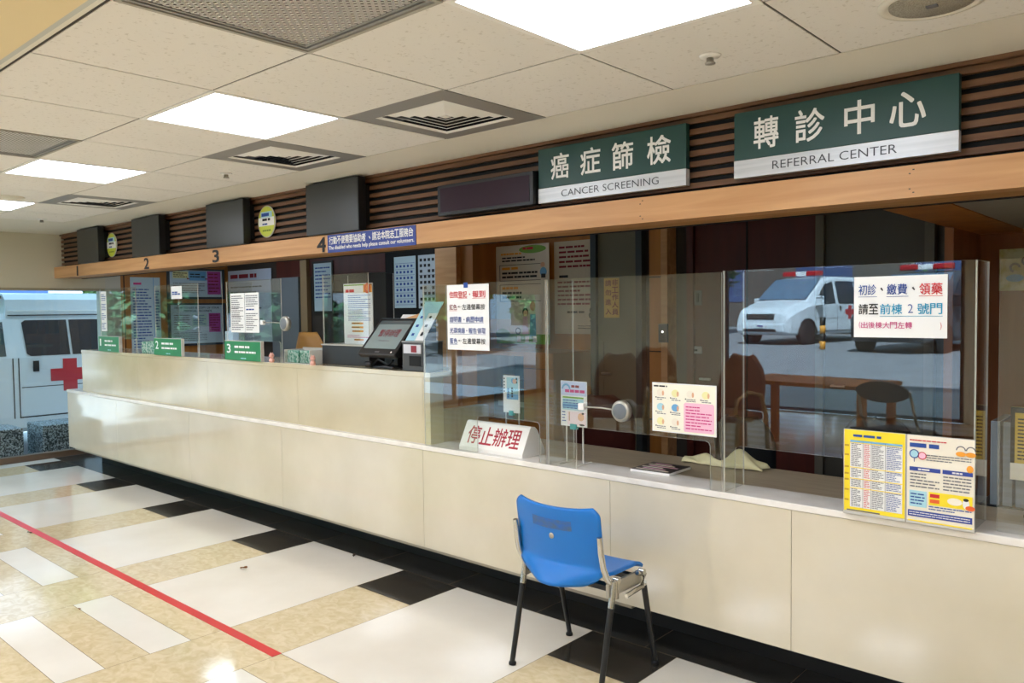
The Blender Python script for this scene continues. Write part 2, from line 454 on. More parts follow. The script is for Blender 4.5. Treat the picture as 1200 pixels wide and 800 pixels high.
def diffuser(x, y, label):
    t = thing('air_diffuser', label, 'vent', (x, y, CZ), 0, 'square louvred air diffusers')
    b = MB(); w = .305
    def ring(r0, z0, r1, z1, m):
        c0 = [(-r0, -r0, z0), (r0, -r0, z0), (r0, r0, z0), (-r0, r0, z0)]; c1 = [(-r1, -r1, z1), (r1, -r1, z1), (r1, r1, z1), (-r1, r1, z1)]
        b.add(c0 + c1, [(k, (k + 1) % 4, 4 + (k + 1) % 4, 4 + k) for k in range(4)] , m)
    ring(w, .0, .21, -.004, STEELG); ring(.21, -.004, .19, .001, WHITE); ring(w, 0, w, .03, STEELG)
    b.build('diffuser_frame', t)
    b = MB()
    for k in range(4):
        r = .178 - k * .040; ring(r, .008, r - .031, .001, WHITE)
    b.box(-.018, .018, -.018, .018, .002, .01, WHITE)
    b.build('louvre', t)
    b = MB(); b.box(-.30, .30, -.30, .30, .06, .07, BLK2); b.build('duct_backing', t)
for p, lb in zip(DIFFS, ('square louvred air diffuser in the ceiling above the unlit display board', 'square louvred air diffuser between the two nearer blank screens', 'farthest square louvred air diffuser, above the first blank screen')): diffuser(p[0], p[1], lb)

def sprinkler(x, y, z, label):
    t = thing('sprinkler', label, 'sprinkler', (x, y, z), 0, 'ceiling sprinkler heads')
    b = MB(); b.lathe([(.002, .002), (.036, .0), (.032, -.006), (.02, -.009), (.018, -.009)], WHITE, 20); b.build('escutcheon', t)
    b = MB(); b.lathe([(.012, -.006), (.012, -.022), (.017, -.024), (.017, -.028), (.004, -.03)], ALU, 16); b.build('sprinkler_head', t)
sprinkler(-1.262, 2.405, CZ, 'white sprinkler head in the ceiling tile nearest the round speaker')
sprinkler(-4.404, 2.416, CZ, 'sprinkler head in the ceiling between two louvred diffusers')
sprinkler(-7.6, 2.45, CZ, 'farthest sprinkler head, in the last ceiling tile')
t = thing('ceiling_speaker', 'large round ceiling speaker at the top right', 'speaker', (-.60, 2.40, CZ))
b = MB(); b.lathe([(.135, .004), (.135, -.006), (.115, -.01), (.108, -.004)], PLAST, 40); b.build('speaker_ring', t)
b = MB(); b.lathe([(.108, -.002), (.106, -.008), (.004, -.012)], mixed('speaker mesh', (170, 166, 152), (140, 136, 124), (300, 300, 300), .6, 0, .4, .6), 40); b.build('speaker_mesh', t)
b = MB(); b.box(-.014, .014, -.009, .009, -.016, -.011, INKG); b.build('badge', t)
t = thing('smoke_detector', 'flat round detector in the ceiling between the two far light panels', 'detector', (-6.32, 1.83, CZ))
b = MB(); b.lathe([(.10, .002), (.10, -.008), (.07, -.02), (.004, -.022)], PLAST, 28); b.build('detector_body', t)
t = thing('downlight', 'small recessed downlight in the cream soffit at the top left corner', 'ceiling light', (-2.338, .60, 2.25))
b = MB(); b.lathe([(.062, .002), (.06, -.006), (.045, -.007), (.043, -.001)], WHITE, 28); b.build('downlight_ring', t)
b = MB(); b.lathe([(.04, -.001), (.034, -.008), (.004, -.012)], mat('dim lens', (120, 116, 104), .3), 20); b.build('lens', t)

# ------------------------------------------------------------------ walls
b = MB()
b.box(XL - .25, XL, YF, 3.5, 1.76, 2.6, WALLB)
b.box(XL - .25, XL, 3.50, 3.66, -.3, 2.6, mat('pale column', (196, 194, 182), .7))
b.box(XL - .25, XL, 3.66, YB, -.3, 2.6, WOODI)
b.box(XL, XL + .004, 3.69, 3.70, 0, 2.3, BLK2)
struct(b.build('wall_left'), 'beige end wall over the glazing, wood panelled behind the counter', 'wall')
b = MB()
for y0, y1 in ((YF, -3.0), (-3.0, -.4), (-.4, 3.5)):
    b.box(XL - .11, XL - .06, y0, y0 + .05, .06, 1.76, FRAME)
b.box(XL - .12, XL - .02, YF, 3.5, 0, .06, mat('brown threshold', (96, 76, 58), .5))
b.box(XL - .14, XL - .02, YF, 3.5, 1.735, 1.76, mat('beige head bar', (160, 150, 126), .5))
fr = b.build('window_1'); struct(fr, 'full height glazing of the end wall', 'window')
b = MB(); b.box(XL - .092, XL - .084, YF, 3.5, .06, 1.735, GLASS); b.build('pane', fr)
b = MB(); b.box(XL - .3, XL, YF, 3.5, -.3, -.002, mat('dark plinth', (52, 50, 46), .7)); struct(b.build('trim_1'), 'plinth under the end wall glazing', 'plinth')
b = MB(); b.box(XR, XR + .2, YF, YB, 0, 2.6, WALLB); struct(b.build('wall_right'), 'beige wall on the right', 'wall')
# street front with its wide entrance glazing
b = MB()
b.box(-2.35, XR, YF - .2, YF, 0, 2.6, WALLB); b.box(-5.6, -2.35, YF - .2, YF, 2.2, 2.6, WALLB); b.box(XL - .25, -5.6, YF - .2, YF, -.3, 2.6, WALLB)
struct(b.build('wall_front'), 'street front wall with a wide glazed opening', 'wall')
b = MB()
for x in (-5.6, -2.41): b.box(x, x + .06, YF - .13, YF - .07, 0, 2.2, FRAME)
b.box(-5.6, -2.35, YF - .13, YF - .07, 2.14, 2.2, FRAME); b.box(-5.6, -2.35, YF - .13, YF - .07, 0, .04, FRAME)
fr = b.build('window_2'); struct(fr, 'wide entrance glazing on the street front', 'window')
b = MB(); b.box(-5.55, -2.4, YF - .104, YF - .096, .04, 2.14, GLASS); b.build('pane', fr)

# back wall of the office behind the counter, in its different facings
b = MB(); y = YB
def bw(x0, x1, m, dy=0., z0=0., z1=2.3): b.box(x0, x1, y - dy, y + .1, z0, z1, m)
DK = mat('dark wall', (58, 50, 44), .7)
bw(XL, -4.92, DK); bw(-4.92, -3.5, WOODI); bw(-3.5, -2.73, DK); bw(-2.73, -1.85, MAROON, 0); bw(-1.85, -.98, DGREY); bw(-.98, XR, WOODB)
bw(-7.38, -7.26, mat('tan post', (150, 124, 88), .6), .05); bw(-7.9, -6.0, MAROON, .012, 1.86, 2.3)
bw(-6.0, -4.93, BLK2, .01, .9, 2.3)
struct(b.build('wall_back'), 'office back wall of dark panels and orange veneer', 'wall')
b = MB(); b.box(-4.91, -4.66, 4.55, YB, 0, 2.3, WOODL); struct(b.build('trim_2'), 'light wood pilaster on the back wall', 'pilaster')
b = MB(); b.box(-4.665, -4.52, 4.6, YB, 0, 2.3, WOODI); struct(b.build('trim_3'), 'darker wood return beside the pilaster', 'pilaster')
b = MB()
b.box(-3.0, -2.90, 4.82, YB, 0, 2.3, WOODI); b.box(-2.895, -2.845, 4.80, YB, 0, 2.3, WOODL)
for z in (1.70, 1.18, .7): b.box(-3.002, -2.89, 4.814, 4.82, z - .004, z + .004, BLK2)
struct(b.build('pillar_wood'), 'wood clad pillar beside the grey door', 'pillar')
def door(name, x0, x1, m, label, fm=FRAME, z1=2.05, panels=0):
    b = MB(); yy = YB - .03
    b.box(x0, x1, yy, YB - .002, 0, z1, m)
    if panels:
        for k in range(3): b.box(x0 + .02, x1 - .3, yy - .006, yy, .5 + k * .26, .72 + k * .26, m, .003)
    d = struct(b.build(name), label, 'door')
    b = MB(); w = .05
    b.box(x0 - w, x0, YB - .06, YB - .001, 0, z1 + w, fm); b.box(x1, x1 + w, YB - .06, YB - .001, 0, z1 + w, fm); b.box(x0, x1, YB - .06, YB - .001, z1, z1 + w, fm)
    b.build('door_frame', d)
    b = MB(); b.tube([(x0 + .05, yy - .03, 1.0), (x0 + .13, yy - .03, 1.0)], .009, ALU); b.tube([(x0 + .05, yy, 1.0), (x0 + .05, yy - .03, 1.0)], .009, ALU); b.build('door_handle', d)
    return d
door('door_1', -3.49, -3.14, OLIVE, 'olive grey door with a yellow notice', panels=1)
door('door_2', -2.68, -1.90, MAROON, 'dark maroon double door', MAROON)
b = MB(); b.box(-2.31, -2.30, YB - .034, YB - .03, 0, 2.05, BLK2); struct(b.build('trim_4'), 'meeting line of the maroon doors', 'trim')
door('door_3', -1.80, -1.24, DGREY, 'dark grey door at the right of the office', mat('grey door frame', (98, 92, 80), .5))
b = MB(); b.box(-1.02, -.98, 4.35, YB, 0, 1.88, WOODB); struct(b.build('wall_side'), 'brown veneer side wall by the dark grey door', 'wall')
b = MB(); b.box(-1.0, -.76, 3.32, YB, 1.862, 1.90, WOODI); struct(b.build('ceiling_soffit'), 'orange veneer soffit behind the beam', 'soffit')
b = MB(); b.box(-.756, XR, 3.32, YB, 1.864, 1.90, mat('grey soffit panel', (150, 148, 138), .4)); struct(b.build('ceiling_panel'), 'grey soffit panel behind the beam', 'soffit')
b = MB(); b.box(-7.95, -7.42, YB - .05, YB - .002, .8, 1.86, mat('blue grey panel', (116, 122, 128), .45)); struct(b.build('door_4'), 'blue grey door panel beyond the second counter window', 'door')

# ------------------------------------------------------------------ beam over the counter with slatted cladding above
b = MB()
b.box(XL, XR, 3.10, 3.30, 1.90, 2.6, BLK2)
for k in range(7):
    z = 1.995 + k * .0457
    b.box(XL, XR, 3.075, 3.10, z, z + .023, WOODD)
b.box(XL, XR, 3.06, 3.10, 2.295, 2.31, WOODD)
struct(b.build('wall_fascia'), 'dark wood slatted cladding above the oak beam', 'cladding')
b = MB(); b.box(XL, XR, 3.0, 3.10, 1.86, 1.972, WOODL)
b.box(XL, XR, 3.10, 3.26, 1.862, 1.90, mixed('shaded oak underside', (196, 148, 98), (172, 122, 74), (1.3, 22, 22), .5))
b.box(XL, XR, 3.262, 3.285, 1.858, 1.90, BLK2); b.box(XL, XR, 3.287, 3.32, 1.862, 1.90, ALU)
for x in (-.803, -1.9): 
    for dx, z in ((0, .956), (-.012, .943), (-.012, .89), (0, .877)): b.box(x + dx - .003, x + dx + .003, 2.9985, 3.0, 1 + z - .002, 1 + z + .002, SEAM)
beam = struct(b.build('lintel'), 'long light oak beam above the counter', 'beam')
for ch, x in (('1', -8.369), ('2', -6.832), ('3', -5.651), ('4', -4.296)):
    b = MB(); w = .045 if ch != '1' else .014
    b.text(ch, -w, w, -.045, .045, INK, 1, .035)
    o = b.build('numeral', beam, (x, 2.9985, 1.912)); o['label'] = 'black numeral %s on the beam' % ch

# ------------------------------------------------------------------ reception counter
ct = thing('reception_counter', 'long beige stone reception counter with a raised section at the far half', 'counter', (-4, 3.0, 0))
def cpart(b, name, lb=None):
    o = b.build(name, ct, (4, -3.0, 0))
    if lb: o['label'] = lb
    return o
b = MB(); J = [-8.46, -7.3, -5.95, -4.654, -3.252, -2.013, -1.19, -.2, 1.2, XR - .01]
for i in range(len(J) - 1): b.box(J[i] + .0012, J[i + 1] - .0012, 2.9, 2.925, .185, .722, STONE)
b.box(-8.45, XR - .01, 2.91, 2.95, .19, .70, SEAM)
b.box(-8.46, -8.435, 2.925, 3.45, .185, .74, STONE)
cpart(b, 'front_panels')
b = MB(); b.box(-8.465, XR - .01, 2.895, 3.085, .723, .75, TOPST, .004); cpart(b, 'worktop')
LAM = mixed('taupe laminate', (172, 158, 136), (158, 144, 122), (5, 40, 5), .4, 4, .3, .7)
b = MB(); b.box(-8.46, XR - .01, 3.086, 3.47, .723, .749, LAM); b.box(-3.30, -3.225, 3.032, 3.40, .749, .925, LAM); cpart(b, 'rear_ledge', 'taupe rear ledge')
b = MB(); K = [-8.15, -6.9, -5.7, -4.5, -3.28, -3.22]
for i in range(len(K) - 2): b.box(K[i] + .001, K[i + 1] - .001, 2.932, 2.95, .75, 1.118, STONE2)
b.box(-8.15, -3.223, 2.938, 3.03, .75, 1.118, STONE2)
b.box(-3.279, -3.22, 2.932, 3.03, .75, 1.118, STONE2)
cpart(b, 'upstand')
b = MB(); b.box(-8.155, -3.45, 2.928, 3.30, 1.118, 1.146, STONE2, .003); b.box(-3.452, -3.214, 2.928, 3.10, 1.118, 1.146, STONE2, .003)
cpart(b, 'upstand_top')
b = MB(); b.box(-8.40, XR - .01, 3.18, 3.22, 0, .20, BLACKM); b.box(-8.40, XR - .01, 3.22, 3.44, .19, .72, CHARD); cpart(b, 'toe_kick')
b = MB(); b.box(-8.35, -1.91, 2.915, 3.15, .165, .184, LIP); cpart(b, 'bottom_lip')
b = MB(); b.box(-3.25, XR - .01, 3.30, 3.46, .70, .722, CHARD); b.box(-8.3, -3.3, 3.02, 3.9, .68, .722, CHAR); cpart(b, 'inner_desk')

# ------------------------------------------------------------------ clear shields
def panel(b, pts, y0, y1, m=CLEAR, e=EDGE):
    """outline in x,z between y0 and y1: clear faces, frosted cut edges"""
    n = len(pts); A = [(p[0], y0, p[1]) for p in pts]; B = [(p[0], y1, p[1]) for p in pts]
    b.add(A, [tuple(range(n))], m); b.add(B, [tuple(range(n))[::-1]], m)
    for i in range(n):
        j = (i + 1) % n; b.quad(A[j], A[i], B[i], B[j], e)
def panel_x(b, y0, y1, z0, z1, xa, xb):
    A = [(xa, y0, z0), (xa, y1, z0), (xa, y1, z1), (xa, y0, z1)]; B = [(xb, p[1], p[2]) for p in A]
    b.add(A, [(3, 2, 1, 0)], CLEAR); b.add(B, [(0, 1, 2, 3)], CLEAR)
    for i in range(4):
        j = (i + 1) % 4; b.quad(A[i], A[j], B[j], B[i], EDGE)
def shield(x0, x1, zb, zt, y, slot, label, fins=(1, 0), fin=.17, zl=None, flo=0.):
    """front sheet with a pass-through slot cut in its lower edge, and side fins"""
    t = thing('acrylic_shield', label, 'acrylic shield', (x0, y, zb), 0, 'clear acrylic counter shields')
    W, H = x1 - x0, zt - zb
    b = MB(); o = []
    if slot:
        s0, s1, sh = slot; r = .018
        o = [(0, zl or 0), (s0, 0), (s0, sh - r)] if not zl else [(0, zl), (s0, zl), (s0, 0), (s0, sh - r)]
        o = ([(0, 0)] if not zl else [(0, zl), (s0 - .001, zl)]) + [(s0, 0 if not zl else zl), (s0, sh - r), (s0 + r * .3, sh - r * .3), (s0 + r, sh), (s1 - r, sh), (s1 - r * .3, sh - r * .3), (s1, sh - r), (s1, 0), (W, 0), (W, H), (0, H)]
    else: o = [(0, 0), (W, 0), (W, H), (0, H)]
    panel(b, o, -.003, .003); b.build('front_sheet', t)
    if fins[0]:
        b = MB(); panel_x(b, .0032, fin, flo, H, 0, .006); b.build('side_fin', t)
    if fins[1]:
        b = MB(); panel_x(b, .0032, fin, .0, H, W - .006, W); b.build('side_fin', t)
    return t
# low part: A, B, C, D
shield(-3.236, -2.378, .7505, 1.624, 2.906, (.40, .815, .195), 'clear shield left of the joint, holding the five-line notice', (1, 0), .17, None, .40)
shield(-2.372, -1.476, .7505, 1.625, 2.906, (.17, .845, .195), 'clear middle shield with the round intercom and pink leaflet', (1, 0), .20)
shield(-1.470, -.585, .7505, 1.63, 2.906, (.05, .80, .19), 'clear shield with side fins and the first visit notice', (1, 1), .175)
shield(-.53, .8, .7505, 1.63, 2.95, None, 'clear shield cut by the right edge of the photo', (0, 0))
b = MB(); 
# raised part
shield(-7.70, -6.94, 1.1465, 1.715, 2.945, (.40, .74, .12), 'farthest clear shield, behind the green number 1 sign', (1, 0), .2)
shield(-6.58, -5.84, 1.1465, 1.715, 2.945, (.40, .72, .12), 'clear shield behind the green number 2 sign', (1, 1), .2)
shield(-5.41, -4.69, 1.1465, 1.71, 2.945, (.43, .70, .14), 'clear shield holding two printed sheets behind the number 3 sign', (1, 0), .2)
shield(-4.36, -3.886, 1.2775, 1.722, 3.045, None, 'clear shield in front of the tall white poster with orange stamp', (1, 1), .2)

# ------------------------------------------------------------------ green number signs
def green_sign(x0, x1, num, label):
    t = thing('counter_number_sign', label, 'sign', ((x0 + x1) / 2, 2.915, 1.1465), 0, 'green counter number signs')
    w = (x1 - x0) / 2; h = .136
    b = MB(); b.box(-w, w, 0, .022, 0, h, GREENB, .002); b.build('sign_block', t)
    b = MB(); b.box(w, w + .006, 0, .024, 0, h, EDGE); b.box(-w, w + .006, 0, .024, h, h + .004, EDGE); b.build('acrylic_cover', t)
    b = MB(); b.text(num, -w + .035, -w + (.06 if num == '1' else .085), h * .38, h * .84, WHITE, 1, .02); b.build('numeral', t)
    b = MB()
    b.lines(-w + .14, w - .04, h * .62, h * .80, 1, WHITE, 1, 3, .62); b.lines(-w + .14, w - .06, h * .36, h * .52, 1, WHITE, 1, 5, .62)
    b.lines(-.02, .06, h * .08, h * .16, 1, CYANP, 1, 6, .6); b.build('caption', t)
green_sign(-7.69, -7.245, '1', 'green number 1 sign on the far end of the raised counter')
green_sign(-6.553, -6.075, '2', 'green number 2 sign on the raised counter')
green_sign(-5.40, -4.915, '3', 'green number 3 sign on the raised counter')

# ------------------------------------------------------------------ overhead signs and screens
def plate_sign(x0, x1, zh, en, label, tc, te):
    t = thing('hanging_sign', label, 'sign', ((x0 + x1) / 2, 3.03, 2.005), 0, 'dark green department signs'); w = (x1 - x0) / 2
    b = MB(); b.box(-w, w, 0, .03, .072, .262, GREEN, .002); b.build('green_board', t)
    b = MB(); b.box(-w, w, -.002, .03, 0, .071, SILVER, .001); b.build('silver_strip', t)
    b = MB()
    for ch, c, hw in tc: b.text(ch, c - hw, c + hw, .108, .228, WHITE, 1, .022, True, 0)
    b.build('lettering', t); b = MB()
    b.text(en, te[0], te[1], .020, .052, mat('dark grey lettering', (60, 62, 66), .6), 4, -.004); b.build('caption', t)
plate_sign(-1.484, -.670, '轉診中心', 'REFERRAL CENTER', 'larger dark green hanging sign reading REFERRAL CENTER, nearest the right', [('轉', -.272, .05), ('診', -.10, .055), ('中', .082, .052), ('心', .245, .058)], (-.245, .212))
plate_sign(-2.517, -1.702, '癌症篩檢', 'CANCER SCREENING', 'dark green hanging sign reading CANCER SCREENING, beside the display board', [('癌', -.272, .054), ('症', -.092, .056), ('篩', .086, .056), ('檢', .275, .058)], (-.262, .275))
t = thing('display_board', 'long unlit purple black LED display board under the slats', 'display', (-2.868, 3.0, 2.0))
b = MB(); b.box(-.342, .342, 0, .06, 0, .165, BLK, .003); b.build('housing', t)
b = MB(); b.box(-.318, .318, -.002, 0, .018, .147, LEDM); b.build('led_panel', t)
for x in (-.25, .22):
    b = MB(); b.box(x, x + .03, .06, .075, .02, .145, CHARD); b.build('bracket', t)
def tv(x0, x1, label):
    t = thing('wall_screen', label, 'screen', ((x0 + x1) / 2, 2.975, 1.974), 0, 'blank call screens over the beam'); w = (x1 - x0) / 2
    b = MB(); b.box(-w, w, 0, .055, 0, .325, BLK, .003); b.box(-w + .06, w - .02, .055, .099, .04, .28, BLK2); b.build('housing', t)
    b = MB(); b.box(-w + .006, w - .006, -.0015, 0, .006, .319, TVM); b.build('screen_face', t)
tv(-4.425, -3.875, 'nearest blank slate screen, above beam numeral 4'); tv(-5.742, -5.20, 'blank slate screen above beam numeral 3'); tv(-7.055, -6.53, 'blank slate screen above beam numeral 2'); tv(-8.29, -7.78, 'farthest blank slate screen, above beam numeral 1')
def sticker(x, label):
    t = thing('round_sticker_sign', label, 'sign', (x, 3.068, 2.125), 0, 'round yellow green signs on the slats'); 
    b = MB(); b.lathe([(.004, 0), (.112, 0), (.114, .003), (.112, .006), (.004, .006)], EDGE, 40, Matrix.Rotation(PI / 2, 4, 'X')); b.build('clear_disc', t)
    b = MB(); b.disc(0, 0, .106, .106, mat('lime print', (196, 206, 60), .4), 8, 40)
    b.rect(-.10, .10, -.03, .03, PAPER, 9); b.rect(-.07, .075, .028, .07, CYANP, 9); b.lines(-.06, .07, .03, .068, 1, INKB, 10, 4, .6); b.lines(-.05, .06, .0, .028, 1, INK, 10, 5, .6); b.lines(-.05, .02, -.028, -.006, 1, INKB, 10, 6, .5)
    b.lines(-.05, .06, -.075, -.05, 1, mat('olive print', (120, 140, 30), .5), 9, 2, .5)
    b.build('printed_face', t)
sticker(-5.04, 'round yellow green sign on the slats between screens 3 and 4'); sticker(-7.70, 'smaller looking round yellow green sign on the slats near the far end')
t = thing('beam_sign', 'royal blue notice strip for disabled visitors on the beam', 'sign', (-3.808, 2.996, 1.856))
b = MB(); b.box(-.418, .418, 0, .004, 0, .112, NAVY); b.build('blue_strip', t)
b = MB(); b.chars('行動不便需要協助者', -.40, -.03, .052, .10, WHITE, 1, .03); b.text('、', .0, .014, .062, .078, WHITE, 1, .03); b.chars('請洽本院志工服務台', .03, .40, .052, .10, WHITE, 1, .03)
b.text('The disabled who needs help please consult our volunteers.', -.405, .405, .012, .042, WHITE, 1, .03); b.build('lettering', t)

# ------------------------------------------------------------------ printed sheets
def sheet(name, x, y, z, w, h, label, cat, paint, m=PAPER, rot=None, group=None, th=.0012):
    """paper standing in the local xz plane with its lower left corner at the origin"""
    b = MB(); b.box(0, w, 0, th, 0, h, m); paint(b, w, h)
    return tag(b.build(name, None, (x, y, z), rot), label, cat, group)
YS = 2.9015      # just in front of the low shields
def p_notice(b, w, h):
    R = (('住院登記', INKR, .06, .50, .85), ('報到', INKR, .62, .93, .85))
    for s, m, a, c, v in R: b.chars(s, w * a, w * c, h * (v - .05), h * (v + .05), m, 2, .02)
    b.disc(w * .56, h * .85, .004, .004, INKR, 2); b.rect(w * .28, w * .50, h * .785, h * .79, INKR, 2); b.rect(w * .62, w * .93, h * .785, h * .79, INKR, 2)
    b.chars('紅色', w * .06, w * .25, h * .615, h * .70, INKM, 2, .01); b.chars('←左邊螢幕按', w * .26, w * .92, h * .615, h * .70, INK, 2, .01); b.rect(w * .06, w * .25, h * .60, h * .604, INKR, 2)
    b.chars('證明書', w * .06, w * .36, h * .425, h * .51, INKB, 2, .01); b.disc(w * .42, h * .465, .003, .003, INKB, 2); b.chars('病歷申請', w * .46, w * .88, h * .425, h * .51, INKB, 2, .01); b.rect(w * .06, w * .88, h * .41, h * .414, INKB, 2)
    b.chars('光碟燒錄', w * .06, w * .44, h * .255, h * .34, INKB, 2, .01); b.disc(w * .48, h * .295, .003, .003, INKB, 2); b.chars('報告領取', w * .52, w * .93, h * .255, h * .34, INKB, 2, .01); b.rect(w * .06, w * .93, h * .24, h * .244, INKB, 2)
    b.chars('藍色', w * .06, w * .25, h * .095, h * .18, INKB, 2, .01); b.chars('←左邊螢幕按', w * .26, w * .92, h * .095, h * .18, INK, 2, .01); b.rect(w * .06, w * .25, h * .08, h * .084, INKB, 2)
    b.rect(w * .42, w * .52, h * .95, h * 1.03, INKB, 3)
sheet('paper_sign', -3.043, YS, 1.28, .302, .338, 'white five line notice taped to the left low shield', 'notice', p_notice)
def p_first(b, w, h):
    b.chars('初診', w * .05, w * .255, h * .70, h * .87, INKB, 2, .01); b.rect(w * .05, w * .26, h * .665, h * .672, INKB, 2)
    b.poly([(w * .295, h * .80), (w * .31, h * .82), (w * .33, h * .77), (w * .32, h * .76)], INK, 2)
    b.chars('繳費', w * .365, w * .59, h * .70, h * .87, INKB, 2, .012); b.rect(w * .365, w * .60, h * .665, h * .672, INKB, 2)
    b.poly([(w * .635, h * .80), (w * .65, h * .82), (w * .67, h * .77), (w * .66, h * .76)], INK, 2)
    b.chars('領藥', w * .71, w * .955, h * .69, h * .87, INKR, 2, .014); b.rect(w * .71, w * .955, h * .665, h * .672, INKR, 2)
    b.chars('請至', w * .05, w * .28, h * .38, h * .55, INK, 2, .014); b.chars('前棟', w * .29, w * .54, h * .38, h * .55, INKC, 2, .014)
    b.text('2', w * .595, w * .65, h * .40, h * .54, INKB, 2, -.01); b.chars('號門', w * .69, w * .955, h * .38, h * .55, INKC, 2, .014); b.rect(w * .29, w * .955, h * .345, h * .352, INKC, 2)
    b.text('(', w * .06, w * .075, h * .15, h * .26, INKP, 2); b.chars('出後棟大門左轉', w * .08, w * .645, h * .15, h * .255, INKP, 2, .005); b.text(')', w * .93, w * .945, h * .13, h * .25, INKR, 2)
sheet('paper_sign', -.967, YS, 1.376, .297, .211, 'white notice with a cyan line and red words on the right shield', 'notice', p_first)
def p_pink(b, w, h):
    b.rect(.004, w - .004, .004, h - .004, mat('ivory print', (244, 240, 222), .5), 1)
    b.lines(w * .03, w * .34, h * .90, h * .96, 1, INK, 2, 3, .5)
    for i in range(4):
        for j in range(3):
            if i > 1 and j > 0: continue
            u, v = w * (.14 + .235 * i), h * (.76 - .29 * j)
            b.disc(u, v + .008, .018, .016, (PAPERW, CYANP, mat('pale yellow print', (238, 232, 170), .5), CYANB)[(i * 2 + j) % 4], 2, 12); b.disc(u + .012, v + .006, .005, .011, SKIN, 3, 10)
            b.disc(u - .022, v - .012, .003, .003, INK, 2, 8); b.lines(u - .018, u + .026, v - .024, v - .010, 2, INKG, 2, i + j, .45)
    b.poly([(w * .52, h * .05), (w * .96, h * .05), (w * .97, h * .08), (w * .97, h * .60), (w * .95, h * .63), (w * .53, h * .63), (w * .51, h * .60), (w * .51, h * .08)], PINK, 2)
    b.lines(w * .54, w * .94, h * .09, h * .58, 8, INKP, 3, 8, .38)
sheet('leaflet_sheet', -1.794, YS, .966, .297, .207, 'cream and pink instruction leaflet on the middle shield', 'leaflet', p_pink)
def holder(x0, w, label, paint, m):
    t = thing('leaflet_holder', label, 'leaflet', (x0, 2.872, .7505), 0, 'acrylic stands with A4 sheets')
    b = MB(); h = .302
    b.box(0, w, 0, .004, 0, .012, EDGE); b.box(0, w, 0, .05 - .026, 0, .003, EDGE)
    b.box(0, .002, 0, .004, 0, h, EDGE); b.box(w - .002, w, 0, .004, 0, h, EDGE); b.box(0, w, .004, .006, .003, h, EDGE); b.build('acrylic_stand', t)
    b = MB(); b.box(.002, w - .002, .0015, .0038, .012, h - .002, m); q = MB(); paint(q, w, h)
    b.add([(v[0], v[1] + .0012, v[2]) for v in q.v], [], m)
    base = len(b.v) - len(q.v)
    for f, k in zip(q.f, q.m): b.f.append(tuple(i + base for i in f)); b.m.append(b.mi(q.mats[k])); b.sm.append(False)
    b.build('printed_sheet', t)
def p_yel(b, w, h):
    b.lines(w * .16, w * .86, h * .905, h * .955, 1, INKB, 2, 3, .55)
    b.rect(w * .11, w * .95, h * .09, h * .87, PAPER, 1); b.rect(w * .11, w * .95, h * .845, h * .875, CYANB, 2)
    for k, (a, c) in enumerate(((.57, .84), (.44, .55), (.33, .42), (.10, .31))):
        b.lines(w * .13, w * .30, h * a, h * c, int((c - a) * 60), INKG, 2, k, .45); b.lines(w * .34, w * .44, h * a, h * c, int((c - a) * 60), INKR, 2, k + 4, .4)
        b.lines(w * .47, w * .66, h * a, h * c, int((c - a) * 60), INKG, 2, k + 7, .45); b.lines(w * .70, w * .94, h * a, h * c, int((c - a) * 60), INKB, 2, k + 9, .4)
        b.rect(w * .11, w * .95, h * (c + .003), h * (c + .012), YEL, 3)
    for u in (.32, .455, .68): b.rect(w * u, w * (u + .006), h * .09, h * .87, INKG, 2)
    for v in (.80, .69, .55, .47, .40, .28, .16): b.rect(w * .02, w * .09, h * v, h * (v + .02), mat('ochre print', (200, 160, 40), .5), 2)
    b.rect(w * .06, w * .6, h * .045, h * .06, INKG, 2)
holder(-.99, .205, 'bright yellow timetable sheet in an acrylic stand by the right shield', p_yel, YEL)
